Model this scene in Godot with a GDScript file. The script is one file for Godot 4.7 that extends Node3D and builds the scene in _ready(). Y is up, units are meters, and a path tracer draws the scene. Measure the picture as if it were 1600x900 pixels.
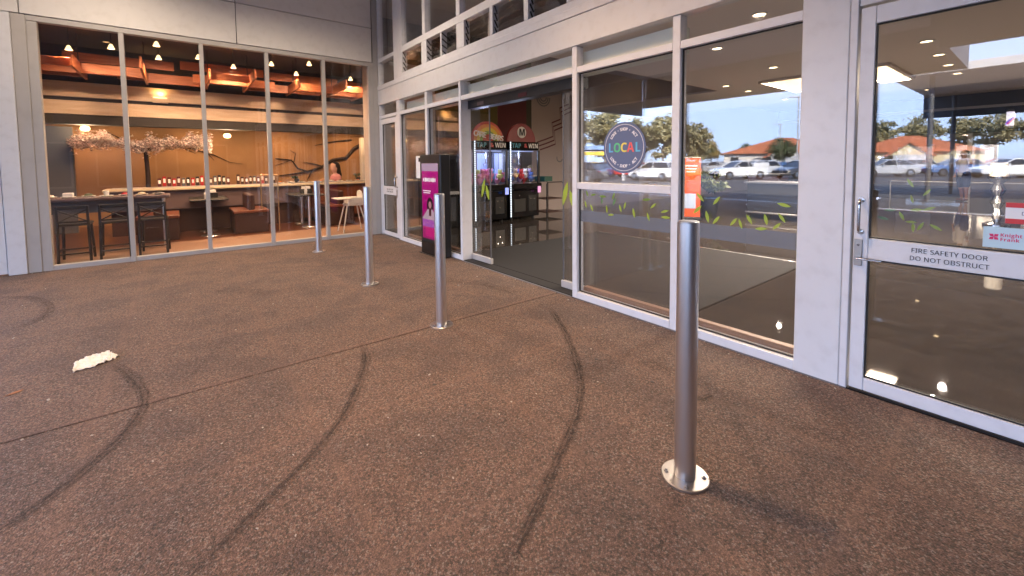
extends Node3D

# ---------------------------------------------------------------- helpers: colours and materials
var M := {}
var used := {}
var boxes := {}
var rng := RandomNumberGenerator.new()
var font: SystemFont
var font_bold: SystemFont

func lin(r: float, g: float, b: float, a := 1.0) -> Color:
	var c := Color(r, g, b).linear_to_srgb()
	c.a = a
	return c

func mat(called: String, c: Color, rough := 0.6, metal := 0.0) -> StandardMaterial3D:
	var m := StandardMaterial3D.new()
	m.resource_name = called
	m.albedo_color = c
	m.roughness = rough
	m.metallic = metal
	M[called] = m
	return m

func glow(called: String, c: Color, energy: float) -> StandardMaterial3D:
	var m := mat(called, Color(0.8, 0.8, 0.8), 0.5)
	m.emission_enabled = true
	m.emission = c
	m.emission_energy_multiplier = energy
	return m

func noise_tex(kind: int, freq: float, size: int, ramp: Array, octaves := 1, seed_ := 1, as_normal := false, cell_return := -1) -> NoiseTexture2D:
	var n := FastNoiseLite.new()
	n.noise_type = kind
	n.frequency = freq
	n.seed = seed_
	n.fractal_type = FastNoiseLite.FRACTAL_FBM if octaves > 1 else FastNoiseLite.FRACTAL_NONE
	n.fractal_octaves = octaves
	if cell_return >= 0:
		n.cellular_return_type = cell_return
		n.cellular_jitter = 1.0
	var t := NoiseTexture2D.new()
	t.noise = n
	t.width = size
	t.height = size
	t.seamless = true
	t.generate_mipmaps = false
	t.as_normal_map = as_normal
	if ramp.size():
		var g := Gradient.new()
		var offs := PackedFloat32Array()
		var cols := PackedColorArray()
		for s in ramp:
			offs.append(s[0]); cols.append(s[1])
		g.offsets = offs
		g.colors = cols
		t.color_ramp = g
	return t

# exposed aggregate: a tint for each stone, darker cement and pits between them, fine grit over all
func stone_texture() -> ImageTexture:
	var n := 1024
	var shots := []
	for q in [[FastNoiseLite.TYPE_CELLULAR, 0.125, FastNoiseLite.RETURN_CELL_VALUE, 5], [FastNoiseLite.TYPE_CELLULAR, 0.125, FastNoiseLite.RETURN_DISTANCE2_SUB, 5], [FastNoiseLite.TYPE_SIMPLEX, 0.33, 0, 9], [FastNoiseLite.TYPE_SIMPLEX, 0.035, 0, 12]]:
		var f := FastNoiseLite.new()
		f.noise_type = q[0]
		f.frequency = q[1]
		f.cellular_return_type = q[2]
		f.seed = q[3]
		f.fractal_type = FastNoiseLite.FRACTAL_NONE
		var im := f.get_seamless_image(n, n)
		im.convert(Image.FORMAT_L8)
		shots.append(im.get_data())
	var v: PackedByteArray = shots[0]
	var e: PackedByteArray = shots[1]
	var f2: PackedByteArray = shots[2]
	var w: PackedByteArray = shots[3]
	var out := PackedByteArray()
	out.resize(n * n * 3)
	for i in n * n:
		var tone := 0.5 + 0.95 * v[i] / 255.0
		var gap := minf(1.0, 0.3 + e[i] / 75.0)
		var k := tone * gap * (0.8 + 0.4 * f2[i] / 255.0) * (0.85 + 0.3 * w[i] / 255.0)
		var red := 0.185 * k
		var grn := 0.119 * k
		var blu := 0.09 * k
		if v[i] > 226:
			grn *= 1.25
			blu *= 1.4
		elif v[i] < 40:
			red *= 0.85
		out[i * 3] = clampi(int(pow(red, 0.4545) * 255.0), 0, 255)
		out[i * 3 + 1] = clampi(int(pow(grn, 0.4545) * 255.0), 0, 255)
		out[i * 3 + 2] = clampi(int(pow(blu, 0.4545) * 255.0), 0, 255)
	return ImageTexture.create_from_image(Image.create_from_data(n, n, false, Image.FORMAT_RGB8, out))

func triplanar(m: StandardMaterial3D, s: float) -> void:
	m.uv1_triplanar = true
	m.uv1_world_triplanar = true
	m.uv1_scale = Vector3.ONE * s

func macro(m: StandardMaterial3D, t: Texture2D, s: float) -> void:
	m.detail_enabled = true
	m.detail_albedo = t
	m.detail_blend_mode = BaseMaterial3D.BLEND_MODE_MUL
	m.detail_uv_layer = BaseMaterial3D.DETAIL_UV_2
	m.uv2_triplanar = true
	m.uv2_world_triplanar = true
	m.uv2_scale = Vector3.ONE * s

# ---------------------------------------------------------------- helpers: nodes
func numbered(called: String) -> String:
	if not used.has(called):
		used[called] = 0
		return called
	used[called] += 1
	return "%s_%03d" % [called, used[called]]

func meta(o: Node3D, label: String, category: String, group := "") -> void:
	o.set_meta("label", label)
	o.set_meta("category", category)
	if group != "":
		o.set_meta("group", group)

func thing(called: String, label: String, category: String, at := Vector3.ZERO, turn := 0.0, group := "") -> Node3D:
	var o := Node3D.new()
	o.name = numbered(called)
	add_child(o)
	o.position = at
	o.rotation.y = turn
	meta(o, label, category, group)
	return o

func dup(o: Node3D, at: Vector3, turn: float, label := "") -> Node3D:
	var c: Node3D = o.duplicate()
	c.name = numbered(String(o.name).rstrip("0123456789").trim_suffix("_"))
	add_child(c)
	c.position = at
	c.rotation.y = turn
	if label != "":
		c.set_meta("label", label)
	return c

func put(parent: Node, called: String, mesh: Mesh, m: Material, at := Vector3.ZERO, basis_ := Basis()) -> MeshInstance3D:
	var o := MeshInstance3D.new()
	o.name = called
	o.mesh = mesh
	o.material_override = m
	o.transform = Transform3D(basis_, at)
	parent.add_child(o, true)
	return o

func structure(called: String, mesh: Mesh, m: Material, at := Vector3.ZERO, basis_ := Basis()) -> MeshInstance3D:
	var o := put(self, numbered(called), mesh, m, at, basis_)
	o.set_meta("kind", "structure")
	return o

# ---------------------------------------------------------------- helpers: shapes
func new_st() -> SurfaceTool:
	var st := SurfaceTool.new()
	st.begin(Mesh.PRIMITIVE_TRIANGLES)
	return st

func poly(st: SurfaceTool, vs: Array, outward: Vector3) -> void:
	var n: Vector3 = (vs[1] - vs[0]).cross(vs[2] - vs[0]).normalized()
	var l := vs.duplicate()
	if n.dot(outward) < 0.0:
		n = -n
	else:
		l.reverse()
	for i in range(1, l.size() - 1):
		for v in [l[0], l[i], l[i + 1]]:
			st.set_normal(n)
			st.add_vertex(v)

# a box with chamfered edges, centred on its own origin
func cbox(size: Vector3, ch := 0.004) -> Mesh:
	ch = minf(ch, minf(size.x, minf(size.y, size.z)) * 0.3)
	var key := "%.4f %.4f %.4f %.4f" % [size.x, size.y, size.z, ch]
	if boxes.has(key):
		return boxes[key]
	var st := new_st()
	add_cbox(st, Vector3.ZERO, size, ch)
	boxes[key] = st.commit()
	return boxes[key]

func add_cbox(st: SurfaceTool, c: Vector3, size: Vector3, ch := 0.004, b := Basis()) -> void:
	var h := size * 0.5
	var k := h - Vector3.ONE * ch
	var corner := func(sx, sy, sz, ax):
		var v := Vector3(sx * k.x, sy * k.y, sz * k.z)
		v[ax] = [sx, sy, sz][ax] * h[ax]
		return c + b * v
	for ax in 3:
		var p := (ax + 1) % 3
		var q := (ax + 2) % 3
		for s in [-1.0, 1.0]:
			var vs := []
			for uv in [[-1.0, -1.0], [1.0, -1.0], [1.0, 1.0], [-1.0, 1.0]]:
				var sg := [0.0, 0.0, 0.0]
				sg[ax] = s; sg[p] = uv[0]; sg[q] = uv[1]
				vs.append(corner.call(sg[0], sg[1], sg[2], ax))
			var o := Vector3.ZERO
			o[ax] = s
			poly(st, vs, b * o)
		# edges between faces p and q, running along ax
		for sp in [-1.0, 1.0]:
			for sq in [-1.0, 1.0]:
				var vs := []
				for e in [[-1.0, p], [1.0, p], [1.0, q], [-1.0, q]]:
					var sg := [0.0, 0.0, 0.0]
					sg[ax] = e[0]; sg[p] = sp; sg[q] = sq
					vs.append(corner.call(sg[0], sg[1], sg[2], e[1]))
				var o := Vector3.ZERO
				o[p] = sp; o[q] = sq
				poly(st, vs, b * o)
	for sx in [-1.0, 1.0]:
		for sy in [-1.0, 1.0]:
			for sz in [-1.0, 1.0]:
				poly(st, [corner.call(sx, sy, sz, 0), corner.call(sx, sy, sz, 1), corner.call(sx, sy, sz, 2)], b * Vector3(sx, sy, sz))

# box from its lowest to its highest corner
func bar(parent: Node, called: String, lo: Vector3, hi: Vector3, m: Material, ch := 0.003) -> MeshInstance3D:
	return put(parent, called, cbox(hi - lo, ch), m, (lo + hi) * 0.5)

func slab(called: String, lo: Vector3, hi: Vector3, m: Material) -> MeshInstance3D:
	return structure(called, cbox(hi - lo, 0.002), m, (lo + hi) * 0.5)

func rod_basis(a: Vector3, b: Vector3) -> Basis:
	var y := (b - a).normalized()
	var x := y.cross(Vector3(0.31, 0.17, 0.93)).normalized()
	return Basis(x, y, x.cross(y))

func add_tube(st: SurfaceTool, pts: Array, radii: Array, sides := 8, caps := true) -> void:
	var rings := []
	var side := Vector3.ZERO
	for i in pts.size():
		var d: Vector3 = (pts[mini(i + 1, pts.size() - 1)] - pts[maxi(i - 1, 0)]).normalized()
		if i == 0:
			side = d.cross(Vector3(0.31, 0.17, 0.93)).normalized()
		side = (side - d * side.dot(d)).normalized()
		var up := side.cross(d)
		var ring := []
		for k in sides:
			var a := TAU * k / sides
			ring.append([pts[i] + (side * cos(a) + up * sin(a)) * radii[i], side * cos(a) + up * sin(a)])
		rings.append(ring)
	for i in rings.size() - 1:
		for k in sides:
			var q := (k + 1) % sides
			for e in [[i, k], [i + 1, q], [i + 1, k], [i, k], [i, q], [i + 1, q]]:
				var v = rings[e[0]][e[1]]
				st.set_normal(v[1])
				st.add_vertex(v[0])
	if caps:
		for e in [0, rings.size() - 1]:
			var vs := []
			for k in sides:
				vs.append(rings[e][k][0])
			var nb: int = 1 if e == 0 else e - 1
			poly(st, vs, pts[e] - pts[nb])

func tube(pts: Array, radii: Array, sides := 8) -> Mesh:
	var st := new_st()
	add_tube(st, pts, radii, sides)
	return st.commit()

func rod(parent: Node, called: String, a: Vector3, b: Vector3, r: float, m: Material, sides := 10) -> MeshInstance3D:
	return put(parent, called, tube([Vector3.ZERO, b - a], [r, r], sides), m, a)

# profile: array of Vector2(radius, height), with sharp corners
func lathe(profile: Array, sides := 32) -> Mesh:
	var st := new_st()
	for i in profile.size() - 1:
		var p: Vector2 = profile[i]
		var q: Vector2 = profile[i + 1]
		var d := (q - p).normalized()
		var n2 := Vector2(d.y, -d.x)
		for k in sides:
			var a := TAU * k / sides
			var b := TAU * (k + 1) / sides
			var va := Vector3(cos(a), 0, sin(a))
			var vb := Vector3(cos(b), 0, sin(b))
			var quad := [[va, p], [vb, p], [vb, q], [va, q]]
			for e in [0, 1, 2, 0, 2, 3]:
				var r: Vector3 = quad[e][0]
				var h: Vector2 = quad[e][1]
				st.set_normal((r * n2.x + Vector3.UP * n2.y).normalized())
				st.add_vertex(r * h.x + Vector3.UP * h.y)
	return st.commit()

# a flat outline in the xy plane given a thickness along z
func prism(outline: PackedVector2Array, depth: float, z0 := 0.0) -> Mesh:
	var st := new_st()
	add_prism(st, outline, depth, z0)
	return st.commit()

func add_prism(st: SurfaceTool, outline: PackedVector2Array, depth: float, z0 := 0.0) -> void:
	var tri := Geometry2D.triangulate_polygon(outline)
	for i in range(0, tri.size(), 3):
		for s in [0.0, 1.0]:
			var vs := []
			for j in 3:
				vs.append(Vector3(outline[tri[i + j]].x, outline[tri[i + j]].y, z0 + depth * s))
			poly(st, vs, Vector3(0, 0, 1 if s > 0 else -1))
	var ccw := not Geometry2D.is_polygon_clockwise(outline)
	for i in outline.size():
		var a := outline[i]
		var b := outline[(i + 1) % outline.size()]
		var d := b - a
		var o := Vector3(d.y, -d.x, 0) * (1.0 if ccw else -1.0)
		poly(st, [Vector3(a.x, a.y, z0), Vector3(b.x, b.y, z0), Vector3(b.x, b.y, z0 + depth), Vector3(a.x, a.y, z0 + depth)], o)

func disc_outline(r: float, n := 40, from := 0.0, to := TAU) -> PackedVector2Array:
	var o := PackedVector2Array()
	var full := absf(to - from - TAU) < 0.001
	for i in (n if full else n + 1):
		var a := from + (to - from) * i / n
		o.append(Vector2(cos(a), sin(a)) * r)
	return o

func ring_outline(r0: float, r1: float, from: float, to: float, n := 24) -> PackedVector2Array:
	var o := PackedVector2Array()
	for i in n + 1:
		var a := from + (to - from) * i / n
		o.append(Vector2(cos(a), sin(a)) * r1)
	for i in n + 1:
		var a := to - (to - from) * i / n
		o.append(Vector2(cos(a), sin(a)) * r0)
	return o

func words(parent: Node, called: String, text: String, height: float, m: Material, at: Vector3, b := Basis(), bold := false, depth := 0.002) -> MeshInstance3D:
	var t := TextMesh.new()
	t.text = text
	t.font = font_bold if bold else font
	t.font_size = 64
	t.pixel_size = height / 46.0
	t.depth = depth
	t.curve_step = 2.0
	return put(parent, called, t, m, at, b)

func spot(parent: Node, at: Vector3, towards: Vector3, energy: float, angle: float, c: Color, size := 0.06) -> void:
	var l := SpotLight3D.new()
	l.name = "lamp_light"
	parent.add_child(l, true)
	var z := -towards.normalized()
	var x := (Vector3.RIGHT if absf(z.y) > 0.9 else Vector3.UP).cross(z).normalized()
	l.transform = Transform3D(Basis(x, z.cross(x), z), at)
	l.light_energy = energy
	l.light_color = c
	l.spot_angle = angle
	l.spot_angle_attenuation = 0.7
	l.spot_range = 30.0
	l.spot_attenuation = 2.0
	l.light_size = size
	l.shadow_enabled = true

func omni(parent: Node, at: Vector3, energy: float, c: Color, size := 0.06) -> void:
	var l := OmniLight3D.new()
	l.name = "lamp_light"
	parent.add_child(l, true)
	l.position = at
	l.light_energy = energy
	l.light_color = c
	l.omni_range = 30.0
	l.omni_attenuation = 2.0
	l.light_size = size
	l.shadow_enabled = true

# a body as one surface: tapered bones joined by a smooth minimum, meshed as surface nets
# bone: [from, radius, to, radius, colour]
func add_body(st: SurfaceTool, bones: Array, cell: float, k: float) -> void:
	var lo := Vector3.ONE * 1e9
	var hi := -lo
	for b in bones:
		for e in [[b[0], b[1]], [b[2], b[3]]]:
			lo = lo.min(e[0] - Vector3.ONE * (e[1] + k))
			hi = hi.max(e[0] + Vector3.ONE * (e[1] + k))
	var n := Vector3i(((hi - lo) / cell).ceil()) + Vector3i.ONE * 2
	var f := PackedFloat32Array()
	f.resize(n.x * n.y * n.z)
	f.fill(1.0)
	for b in bones:
		var pad: float = maxf(b[1], b[3]) + k + cell * 2.0
		var l2: Vector3 = (b[0].min(b[2]) - Vector3.ONE * pad - lo) / cell
		var h2: Vector3 = (b[0].max(b[2]) + Vector3.ONE * pad - lo) / cell
		var ab: Vector3 = b[2] - b[0]
		var len2 := maxf(ab.length_squared(), 1e-8)
		for z in range(maxi(0, int(l2.z)), mini(n.z, int(h2.z) + 2)):
			for y in range(maxi(0, int(l2.y)), mini(n.y, int(h2.y) + 2)):
				for x in range(maxi(0, int(l2.x)), mini(n.x, int(h2.x) + 2)):
					var p := lo + Vector3(x, y, z) * cell
					var t := clampf((p - b[0]).dot(ab) / len2, 0.0, 1.0)
					var d: float = p.distance_to(b[0] + ab * t) - lerpf(b[1], b[3], t)
					var at := (z * n.y + y) * n.x + x
					var o := f[at]
					var hh := maxf(k - absf(o - d), 0.0) / k
					f[at] = minf(o, d) - hh * hh * k * 0.25
	var spots := {}
	var order := []
	var cols := []
	var norms := []
	var offs := [0, 1, n.x, n.x + 1, n.x * n.y, n.x * n.y + 1, n.x * n.y + n.x, n.x * n.y + n.x + 1]
	for z in n.z - 1:
		for y in n.y - 1:
			for x in n.x - 1:
				var at := (z * n.y + y) * n.x + x
				var inside := 0
				for o in offs:
					if f[at + o] < 0.0:
						inside += 1
				if inside == 0 or inside == 8:
					continue
				var sum := Vector3.ZERO
				var c := 0
				for e in [[0, 1], [2, 3], [4, 5], [6, 7], [0, 2], [1, 3], [4, 6], [5, 7], [0, 4], [1, 5], [2, 6], [3, 7]]:
					var va := f[at + offs[e[0]]]
					var vb := f[at + offs[e[1]]]
					if (va < 0.0) != (vb < 0.0):
						var t := va / (va - vb)
						var pa := Vector3(e[0] & 1, (e[0] >> 1) & 1, e[0] >> 2)
						var pb := Vector3(e[1] & 1, (e[1] >> 1) & 1, e[1] >> 2)
						sum += pa.lerp(pb, t)
						c += 1
				var v := lo + (Vector3(x, y, z) + sum / c) * cell
				spots[at] = order.size()
				order.append(v)
				norms.append(Vector3(f[at + 1] - f[at], f[at + n.x] - f[at], f[at + n.x * n.y] - f[at]).normalized())
				var best := 1e9
				var col := Color.WHITE
				for b in bones:
					var ab: Vector3 = b[2] - b[0]
					var t := clampf((v - b[0]).dot(ab) / maxf(ab.length_squared(), 1e-8), 0.0, 1.0)
					var d: float = v.distance_to(b[0] + ab * t) - lerpf(b[1], b[3], t)
					if d < best:
						best = d
						col = b[4]
				cols.append(col)
	var steps := [1, n.x, n.x * n.y]
	for at in spots:
		for ax in 3:
			var s: int = steps[ax]
			if (f[at] < 0.0) == (f[at + s] < 0.0):
				continue
			var p: int = steps[(ax + 1) % 3]
			var q: int = steps[(ax + 2) % 3]
			if not (spots.has(at - p) and spots.has(at - q) and spots.has(at - p - q)):
				continue
			var quad := [spots[at], spots[at - p], spots[at - p - q], spots[at - q]]
			if f[at] < 0.0:
				quad.reverse()
			for e in [0, 1, 2, 0, 2, 3]:
				var i: int = quad[e]
				st.set_color(cols[i])
				st.set_normal(norms[i])
				st.add_vertex(order[i])

# ---------------------------------------------------------------- the place
const FX := 3.178      # outer face of the mall shopfront (runs along z)
const WZ := -8.339     # outer face of the restaurant shopfront (runs along x)
var side := Basis(Vector3(0, 0, 1), Vector3.UP, Vector3(-1, 0, 0))   # things that face -x, read along +z

func _ready() -> void:
	rng.seed = 7
	setup_camera()
	setup_sky()
	setup_materials()
	build_ground()
	build_mall_rooms()
	build_restaurant_rooms()
	build_mall_shopfront()
	build_restaurant_shopfront()
	build_canopies()
	build_car_park()
	build_restaurant_things()
	build_mall_things()
	build_outdoor_things()
	build_litter()

func setup_camera() -> void:
	var cam := Camera3D.new()
	cam.name = "camera"
	add_child(cam)
	var fw := Vector3(0.61606904, -0.05566785, -0.78572261)
	var rt := Vector3(0.78659914, -0.00905218, 0.61739765)
	var up := rt.cross(fw).normalized()
	cam.transform = Transform3D(Basis(rt, up, -fw), Vector3(0, 1.4, 0))
	cam.projection = Camera3D.PROJECTION_FRUSTUM
	cam.near = 0.05
	cam.far = 900.0
	cam.size = 0.05 * 900.0 / 661.95
	cam.frustum_offset = Vector2(0, -0.05 * (450.0 - 292.12) / 661.95)
	cam.current = true

func setup_sky() -> void:
	var we := WorldEnvironment.new()
	we.name = "world_environment"
	var e := Environment.new()
	e.background_mode = Environment.BG_SKY
	var sky := Sky.new()
	var s := ProceduralSkyMaterial.new()
	s.sky_top_color = lin(0.16, 0.33, 0.80)
	s.sky_horizon_color = lin(0.46, 0.60, 0.88)
	s.sky_curve = 0.5
	s.ground_bottom_color = lin(0.14, 0.14, 0.14)
	s.ground_horizon_color = lin(0.3, 0.32, 0.35)
	sky.sky_material = s
	e.sky = sky
	e.background_energy_multiplier = 1.5
	e.tonemap_mode = Environment.TONE_MAPPER_LINEAR
	e.tonemap_exposure = 7.0
	e.sdfgi_enabled = true
	e.ssao_enabled = true
	e.ssil_enabled = true
	we.environment = e
	add_child(we)
	var sun := DirectionalLight3D.new()
	sun.name = "sun"
	add_child(sun)
	sun.look_at_from_position(Vector3(55, 62, 56), Vector3.ZERO)
	sun.light_energy = 1.6
	sun.light_color = Color(1.0, 0.95, 0.87)
	sun.light_angular_distance = 0.5
	sun.shadow_enabled = true

func setup_materials() -> void:
	font = SystemFont.new()
	font.font_names = PackedStringArray(["Droid Sans"])
	font_bold = SystemFont.new()
	font_bold.font_names = PackedStringArray(["Droid Sans"])
	font_bold.font_weight = 700
	# exposed-aggregate paving
	var g := mat("aggregate", Color.WHITE, 0.85)
	g.albedo_texture = stone_texture()
	g.heightmap_enabled = true
	g.heightmap_texture = noise_tex(FastNoiseLite.TYPE_CELLULAR, 0.13, 1024, [[0.0, Color.WHITE], [1.0, Color.BLACK]], 1, 5, false, FastNoiseLite.RETURN_DISTANCE)
	g.heightmap_scale = 0.55
	triplanar(g, 1.05)
	macro(g, noise_tex(FastNoiseLite.TYPE_SIMPLEX_SMOOTH, 0.009, 1024, [
		[0.0, lin(0.7, 0.7, 0.72)], [0.3, lin(0.8, 0.79, 0.8)], [0.45, lin(0.9, 0.87, 0.85)], [0.6, lin(1.0, 0.95, 0.91)], [0.8, lin(0.93, 0.9, 0.88)], [1.0, lin(1.0, 0.98, 0.97)]], 6, 11), 0.17)
	# tar and tyre rubber on the paving: the edge fades in the vertex alpha
	var r := mat("rubber_mark", lin(0.035, 0.027, 0.024), 0.8)
	r.transparency = BaseMaterial3D.TRANSPARENCY_ALPHA
	r.vertex_color_use_as_albedo = true
	var a := mat("asphalt", Color.WHITE, 0.9)
	a.albedo_texture = noise_tex(FastNoiseLite.TYPE_SIMPLEX, 0.2, 512, [[0.0, lin(0.03, 0.03, 0.032)], [1.0, lin(0.07, 0.068, 0.066)]], 4, 3)
	triplanar(a, 0.35)
	# paints, metals, glass
	var white := mat("white_frame", lin(0.66, 0.67, 0.7), 0.38)
	macro(white, noise_tex(FastNoiseLite.TYPE_SIMPLEX_SMOOTH, 0.02, 256, [[0.0, lin(0.91, 0.905, 0.9)], [0.3, lin(0.965, 0.963, 0.96)], [0.45, lin(0.99, 0.99, 0.99)], [1.0, Color.WHITE]], 6, 21), 1.6)
	mat("white_panel", lin(0.65, 0.66, 0.68), 0.3)
	macro(M.white_panel, M.white_frame.detail_albedo, 1.3)
	mat("grey_frame", lin(0.42, 0.405, 0.39), 0.45)
	macro(M.grey_frame, M.white_frame.detail_albedo, 0.6)
	mat("clad_panel", lin(0.68, 0.665, 0.645), 0.5)
	macro(M.clad_panel, M.white_frame.detail_albedo, 1.1)
	mat("dark_gap", lin(0.02, 0.02, 0.02), 0.8)
	mat("gasket", lin(0.012, 0.012, 0.012), 0.6)
	var gl := mat("glass", Color(0.03, 0.04, 0.045, 0.04), 0.0)
	gl.transparency = BaseMaterial3D.TRANSPARENCY_ALPHA
	var gr := mat("restaurant_glass", Color(0.03, 0.035, 0.04, 0.05), 0.0)
	gr.transparency = BaseMaterial3D.TRANSPARENCY_ALPHA
	var gc := mat("clear_plastic", Color(0.5, 0.5, 0.5, 0.08), 0.02)
	gc.transparency = BaseMaterial3D.TRANSPARENCY_ALPHA
	var fr := mat("frost_band", Color(0.46, 0.49, 0.54, 0.5), 0.6)
	fr.transparency = BaseMaterial3D.TRANSPARENCY_ALPHA
	mat("brushed_steel", lin(0.74, 0.73, 0.72), 0.3, 1.0)
	mat("worn_steel", lin(0.42, 0.385, 0.35), 0.36, 1.0)
	mat("chrome", lin(0.6, 0.6, 0.6), 0.15, 1.0)
	mat("black_metal", lin(0.012, 0.012, 0.013), 0.4)
	mat("black_gloss", lin(0.008, 0.008, 0.009), 0.12)
	mat("black_print", lin(0.012, 0.012, 0.015), 0.6)
	mat("white_print", lin(0.8, 0.8, 0.8), 0.6)
	mat("leaf_vinyl", lin(0.3, 0.4, 0.03), 0.45)
	mat("leaf_vinyl_green", lin(0.1, 0.22, 0.07), 0.45)
	mat("navy_vinyl", lin(0.1, 0.125, 0.23), 0.4)
	# mall inside
	var mf := mat("mall_tile", Color.WHITE, 0.03)
	mf.albedo_texture = noise_tex(FastNoiseLite.TYPE_SIMPLEX, 0.02, 512, [[0.0, lin(0.036, 0.031, 0.028)], [1.0, lin(0.066, 0.057, 0.052)]], 5, 41)
	triplanar(mf, 0.4)
	mat("mall_ceiling", lin(0.7, 0.635, 0.59), 0.9)
	mat("mall_wall", lin(0.46, 0.39, 0.33), 0.8)
	mat("pink_wall", lin(0.29, 0.24, 0.225), 0.8)
	mat("dark_wall", lin(0.05, 0.045, 0.032), 0.8)
	mat("olive_paint", lin(0.1, 0.085, 0.018), 0.7)
	mat("maroon_paint", lin(0.09, 0.016, 0.02), 0.7)
	mat("pale_green_board", lin(0.74, 0.78, 0.7), 0.6)
	var mt := mat("entry_mat", Color.WHITE, 0.95)
	mt.albedo_texture = noise_tex(FastNoiseLite.TYPE_SIMPLEX, 0.3, 256, [[0.0, lin(0.008, 0.008, 0.009)], [1.0, lin(0.024, 0.024, 0.025)]], 3, 43)
	triplanar(mt, 1.6)
	# restaurant inside
	var wd := mat("timber_orange", Color.WHITE, 0.5)
	wd.albedo_texture = noise_tex(FastNoiseLite.TYPE_SIMPLEX, 0.015, 512, [[0.0, lin(0.3, 0.085, 0.028)], [0.5, lin(0.4, 0.125, 0.045)], [1.0, lin(0.46, 0.17, 0.07)]], 5, 51)
	wd.uv1_triplanar = true
	wd.uv1_world_triplanar = true
	wd.uv1_scale = Vector3(0.3, 3.0, 3.0)
	mat("dark_ceiling", lin(0.045, 0.043, 0.042), 0.9)
	var cr := mat("cream_panel", Color.WHITE, 0.6)
	cr.albedo_texture = noise_tex(FastNoiseLite.TYPE_SIMPLEX, 0.01, 512, [[0.0, lin(0.55, 0.42, 0.3)], [1.0, lin(0.68, 0.56, 0.43)]], 4, 53)
	cr.uv1_triplanar = true
	cr.uv1_world_triplanar = true
	cr.uv1_scale = Vector3(0.25, 1.5, 1.5)
	mat("tan_wall", lin(0.56, 0.41, 0.28), 0.8)
	macro(M.tan_wall, M.cream_panel.albedo_texture, 0.2)
	mat("slate_wall", lin(0.1, 0.105, 0.12), 0.6)
	var rf := mat("red_floor", Color.WHITE, 0.3)
	rf.albedo_texture = noise_tex(FastNoiseLite.TYPE_SIMPLEX, 0.015, 512, [[0.0, lin(0.06, 0.02, 0.01)], [1.0, lin(0.13, 0.045, 0.02)]], 4, 55)
	triplanar(rf, 0.6)
	mat("tan_tile", lin(0.3, 0.18, 0.12), 0.45)
	mat("booth_wood", lin(0.17, 0.05, 0.02), 0.4)
	mat("booth_dark", lin(0.045, 0.016, 0.01), 0.5)
	mat("mauve_front", lin(0.13, 0.09, 0.09), 0.5)
	mat("counter_top", lin(0.6, 0.5, 0.34), 0.3)
	mat("stool_black", lin(0.02, 0.019, 0.018), 0.4)
	mat("plastic_white", lin(0.72, 0.7, 0.64), 0.35)
	mat("bark", lin(0.035, 0.022, 0.018), 0.8)
	mat("blossom", lin(0.8, 0.62, 0.58), 0.7)
	mat("blossom_white", lin(0.85, 0.8, 0.78), 0.7)
	# outside plants, cars and houses
	for c in [["leaf_gum", [0.25, 0.22, 0.11]], ["leaf_dark", [0.07, 0.09, 0.035]], ["leaf_gold", [0.26, 0.19, 0.05]]]:
		var m := mat(c[0], lin(c[1][0], c[1][1], c[1][2]), 0.6)
		m.backlight_enabled = true
		m.backlight = lin(c[1][0] * 0.6, c[1][1] * 0.6, c[1][2] * 0.6)
	mat("trunk_grey", lin(0.16, 0.13, 0.1), 0.9)
	mat("roof_tile", lin(0.42, 0.14, 0.07), 0.8)
	mat("house_cream", lin(0.6, 0.52, 0.33), 0.8)
	mat("house_white", lin(0.6, 0.58, 0.55), 0.8)
	mat("house_window", lin(0.03, 0.035, 0.045), 0.1)
	mat("line_paint", lin(0.7, 0.7, 0.68), 0.7)
	for c in [["car_white", [0.75, 0.75, 0.74]], ["car_red", [0.45, 0.02, 0.02]], ["car_silver", [0.42, 0.43, 0.45]], ["car_black", [0.02, 0.02, 0.022]], ["car_blue", [0.05, 0.12, 0.28]], ["car_orange", [0.6, 0.15, 0.03]]]:
		var m := mat(c[0], lin(c[1][0], c[1][1], c[1][2]), 0.3)
		m.clearcoat_enabled = true
		m.clearcoat = 1.0
		m.clearcoat_roughness = 0.03
	mat("tyre", lin(0.02, 0.02, 0.02), 0.8)
	mat("rim", lin(0.5, 0.5, 0.5), 0.3, 1.0)
	mat("car_glass", lin(0.012, 0.014, 0.016), 0.03)
	mat("tail_red", lin(0.4, 0.01, 0.01), 0.2)
	mat("lens_white", lin(0.7, 0.7, 0.7), 0.15)
	mat("paper", lin(0.8, 0.76, 0.7), 0.8)
	mat("dry_leaf", lin(0.3, 0.13, 0.06), 0.8)
	mat("crumb", lin(0.42, 0.38, 0.32), 0.8)
	# things that give off light
	glow("lamp_warm", Color(1.0, 0.78, 0.5), 1.6)
	glow("lamp_mall", Color(1.0, 0.86, 0.66), 1.6)
	glow("lamp_coffer", Color(1.0, 0.84, 0.62), 0.3)
	glow("lamp_shade", Color(1.0, 0.8, 0.55), 0.5)
	glow("lamp_canopy", Color(1.0, 0.76, 0.5), 2.0)
	glow("lamp_led", Color(0.9, 0.95, 1.0), 0.35)
	glow("lamp_pink", Color(0.85, 0.2, 0.75), 0.1)
	glow("lamp_cyan", Color(0.1, 0.45, 1.0), 0.14)
	glow("lamp_pale", Color(0.6, 0.7, 1.0), 0.1)
	var body := mat("person_cloth", Color.WHITE, 0.8)
	body.vertex_color_use_as_albedo = true

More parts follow.
